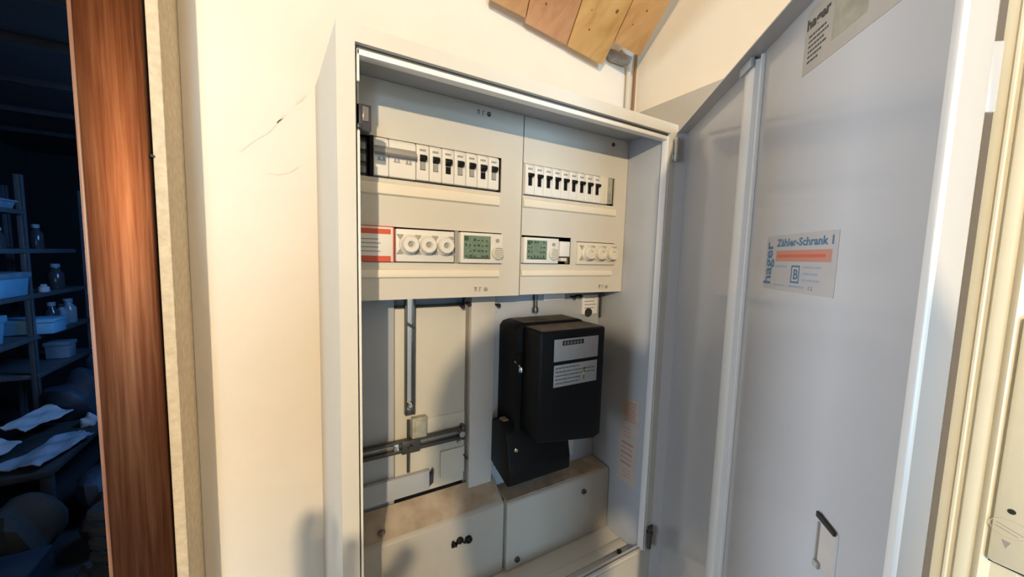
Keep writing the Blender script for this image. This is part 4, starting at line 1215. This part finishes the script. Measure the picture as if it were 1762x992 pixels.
class Skel:
    def __init__(self): self.v = []; self.r = []; self.e = []; self.m = []
    def add(self, p, r_, par=None):
        self.v.append(Vector(p)); self.r.append(r_)
        i = len(self.v) - 1
        if par is not None: self.e.append((par, i))
        return i
    def chain(self, par, seq):
        for p, r_ in seq: par = self.add(p, r_, par)
        return par
S = Skel()
pel = S.add(pt(-0.10, 0, 0.90), 0.135)
ch = S.chain(pel, [(pt(-0.10, 0, 1.05), 0.125), (pt(-0.09, 0, 1.20), 0.135), (pt(-0.075, 0, 1.31), 0.125)])
nk = S.chain(ch, [(pt(-0.05, 0, 1.40), 0.065), (pt(-0.03, 0, 1.455), 0.056)])
S.chain(nk, [(pt(0.005, 0, 1.51), 0.070), (pt(0.0, 0, 1.58), 0.086), (pt(-0.008, 0, 1.635), 0.078), (pt(-0.01, 0, 1.665), 0.045)])
wrs = []
for s in (-1, 1):
    hip = S.chain(pel, [(pt(-0.10, s * 0.085, 0.84), 0.095), (pt(-0.085, s * 0.10, 0.66), 0.080), (pt(-0.07, s * 0.105, 0.48), 0.058), (pt(-0.09, s * 0.11, 0.33), 0.056), (pt(-0.11, s * 0.115, 0.10), 0.040)])
    S.chain(hip, [(pt(-0.11, s * 0.115, 0.055), 0.042), (pt(0.0, s * 0.125, 0.040), 0.038), (pt(0.08, s * 0.13, 0.032), 0.030)])
    sh = S.chain(ch, [(pt(-0.075, s * 0.10, 1.345), 0.075), (pt(-0.07, s * 0.185, 1.335), 0.062)])
    sh_p = S.v[sh]
    if s > 0:       # right hand grips the far end of the phone
        wr = CAM - FWD * 0.090 + RIGHT * 0.185 - Vector((0, 0, 0.075))
        el = pt(0.06, 0.275, 1.10)
        palm = CAM - FWD * 0.058 + RIGHT * 0.165 + Vector((0, 0, 0.005))
        wrs.append(wr)
        fa = S.chain(sh, [(sh_p.lerp(el, 0.5), 0.048), (el, 0.043), (el.lerp(wr, 0.4), 0.040), (wr, 0.027)])
        pl = S.chain(fa, [(wr.lerp(palm, 0.45), 0.026), (palm, 0.024)])
        for ln, dz in ((0.040, 0.034), (0.046, 0.014), (0.043, -0.006), (0.034, -0.024)):
            base = palm + Vector((0, 0, dz * 0.9)) - RIGHT * 0.010
            S.chain(pl, [(base, 0.0095), (base - RIGHT * (ln * 0.55) + FWD * 0.014, 0.0085), (base - RIGHT * ln + FWD * 0.022, 0.0075)])
        S.chain(pl, [(palm - RIGHT * 0.012 - Vector((0, 0, 0.028)) - FWD * 0.006, 0.0125), (palm - RIGHT * 0.034 - Vector((0, 0, 0.030)) + FWD * 0.008, 0.0100), (palm - RIGHT * 0.050 - Vector((0, 0, 0.022)) + FWD * 0.016, 0.0085)])
    else:           # left hand raised next to the phone, fingers slightly curled
        wr = Vector((-0.262, -0.585, 1.365)); palm = Vector((-0.245, -0.570, 1.425))
        el = Vector((-0.345, -0.600, 1.120))
        wrs.append(wr)
        fa = S.chain(sh, [(sh_p.lerp(el, 0.5), 0.048), (el, 0.043), (el.lerp(wr, 0.4), 0.040), (wr, 0.027)])
        pl = S.chain(fa, [(wr.lerp(palm, 0.45), 0.027), (palm, 0.028)])
        across = RIGHT.normalized()
        for ln, dx in ((0.034, 0.033), (0.042, 0.012), (0.040, -0.009), (0.030, -0.029)):
            base = palm + across * dx + Vector((0, 0, 0.024))
            S.chain(pl, [(base, 0.0098), (base + Vector((0, 0, ln * 0.6)) + FWD * 0.006, 0.0088), (base + Vector((0, 0, ln * 0.75)) + FWD * 0.026, 0.0078)])
        S.chain(pl, [(palm + across * 0.036 - Vector((0, 0, 0.012)), 0.0125), (palm + across * 0.056 + Vector((0, 0, 0.006)) + FWD * 0.008, 0.0100), (palm + across * 0.064 + Vector((0, 0, 0.024)) + FWD * 0.016, 0.0085)])
base_p = pt(-0.10, 0, 0.0)
person = thing('person', 'person in dark jumper taking the picture, holding a phone in the right hand', 'person', base_p)
me = bpy.data.meshes.new('body')
me.from_pydata([v - base_p for v in S.v], S.e, [])
body = bpy.data.objects.new('body', me); COL.objects.link(body)
sk = body.modifiers.new('skin', 'SKIN')
for i, d in enumerate(me.skin_vertices[0].data):
    d.radius = (S.r[i], S.r[i] * (0.8 if i < 4 else 1.0)); d.use_root = (i == 0)
body.modifiers.new('sub', 'SUBSURF').levels = 2
dg = bpy.context.evaluated_depsgraph_get()
me2 = bpy.data.meshes.new_from_object(body.evaluated_get(dg))
body.modifiers.clear(); body.data = me2; body.parent = person
for m in (M_SKIN, M_SHIRT, M_TROUSER, M_SHOE): me2.materials.append(m)
for p in me2.polygons:
    c = p.center + base_p
    hand = min((c - w_).length - (0.13 if c.z > w_.z - 0.01 else 0.02) for w_ in wrs) < 0
    p.material_index = 0 if (hand or c.z > 1.425) else (1 if c.z > 0.92 else (2 if c.z > 0.08 else 3))
    p.use_smooth = True
# hair, ears, nose, eyes, mouth
b = new(); bmesh.ops.create_icosphere(b, subdivisions=4, radius=1.0)
for v in b.verts:
    q = v.co.copy()
    k = 1 + 0.02 * math.sin(q.x * 23) * math.sin(q.y * 19)
    v.co = HC + Vector((0, 0, 0.030)) + (RH * (q.x * 0.103 + 0.014) + FH * (q.y * 0.100 - 0.012)) * k + Vector((0, 0, q.z * 0.092))
    if q.y > 0.25: v.co.z = max(v.co.z, HC.z + 0.060)
link('hair', b, M_HAIR, person)
b = new()
for s in (-1, 1):
    b2 = bmesh.new(); bmesh.ops.create_icosphere(b2, subdivisions=2, radius=1.0)
    for v in b2.verts: v.co = HC + RH * (s * 0.083 + v.co.x * 0.009) + FH * (v.co.y * 0.018) + Vector((0, 0, v.co.z * 0.030 - 0.005))
    join(b, b2)
b2 = bmesh.new(); bmesh.ops.create_icosphere(b2, subdivisions=2, radius=1.0)
for v in b2.verts: v.co = HC + RH * (v.co.x * 0.014) + FH * (0.090 + v.co.y * 0.018) + Vector((0, 0, v.co.z * 0.026 - 0.025))
join(b, b2)
link('ears_and_nose', b, M_SKIN, person)
b = new()
for s in (-1, 1):
    b2 = bmesh.new(); bmesh.ops.create_icosphere(b2, subdivisions=2, radius=0.012)
    for v in b2.verts: v.co = v.co + HC + RH * (s * 0.032) + FH * 0.078
    join(b, b2)
link('eyes', b, M_LIP, person)
b = new(); b2 = bmesh.new(); bmesh.ops.create_icosphere(b2, subdivisions=2, radius=1.0)
for v in b2.verts: v.co = HC + RH * (v.co.x * 0.024) + FH * (0.074 + v.co.y * 0.010) + Vector((0, 0, v.co.z * 0.007 - 0.062))
join(b, b2); link('mouth', b, M_PINKP, person)
ph = thing('smartphone', 'black smartphone held in both hands where the picture is taken', 'phone', CAM - FWD * 0.014)
b = new(); box(b, -0.078, 0.078, -0.0375, 0.0375, -0.004, 0.004, 0.0035)
pm = Matrix(((RIGHT.x, -DOWN.x, -FWD.x, 0), (RIGHT.y, -DOWN.y, -FWD.y, 0), (RIGHT.z, -DOWN.z, -FWD.z, 0), (0, 0, 0, 1)))
pm.translation = CAM - FWD * 0.016 + RIGHT * 0.052
link('phone_body', b, M_BLACK, ph, pm)
b = new(); box(b, -0.072, 0.072, -0.034, 0.034, 0.0040, 0.0043); link('screen', b, M_SMOKE2, ph, pm)
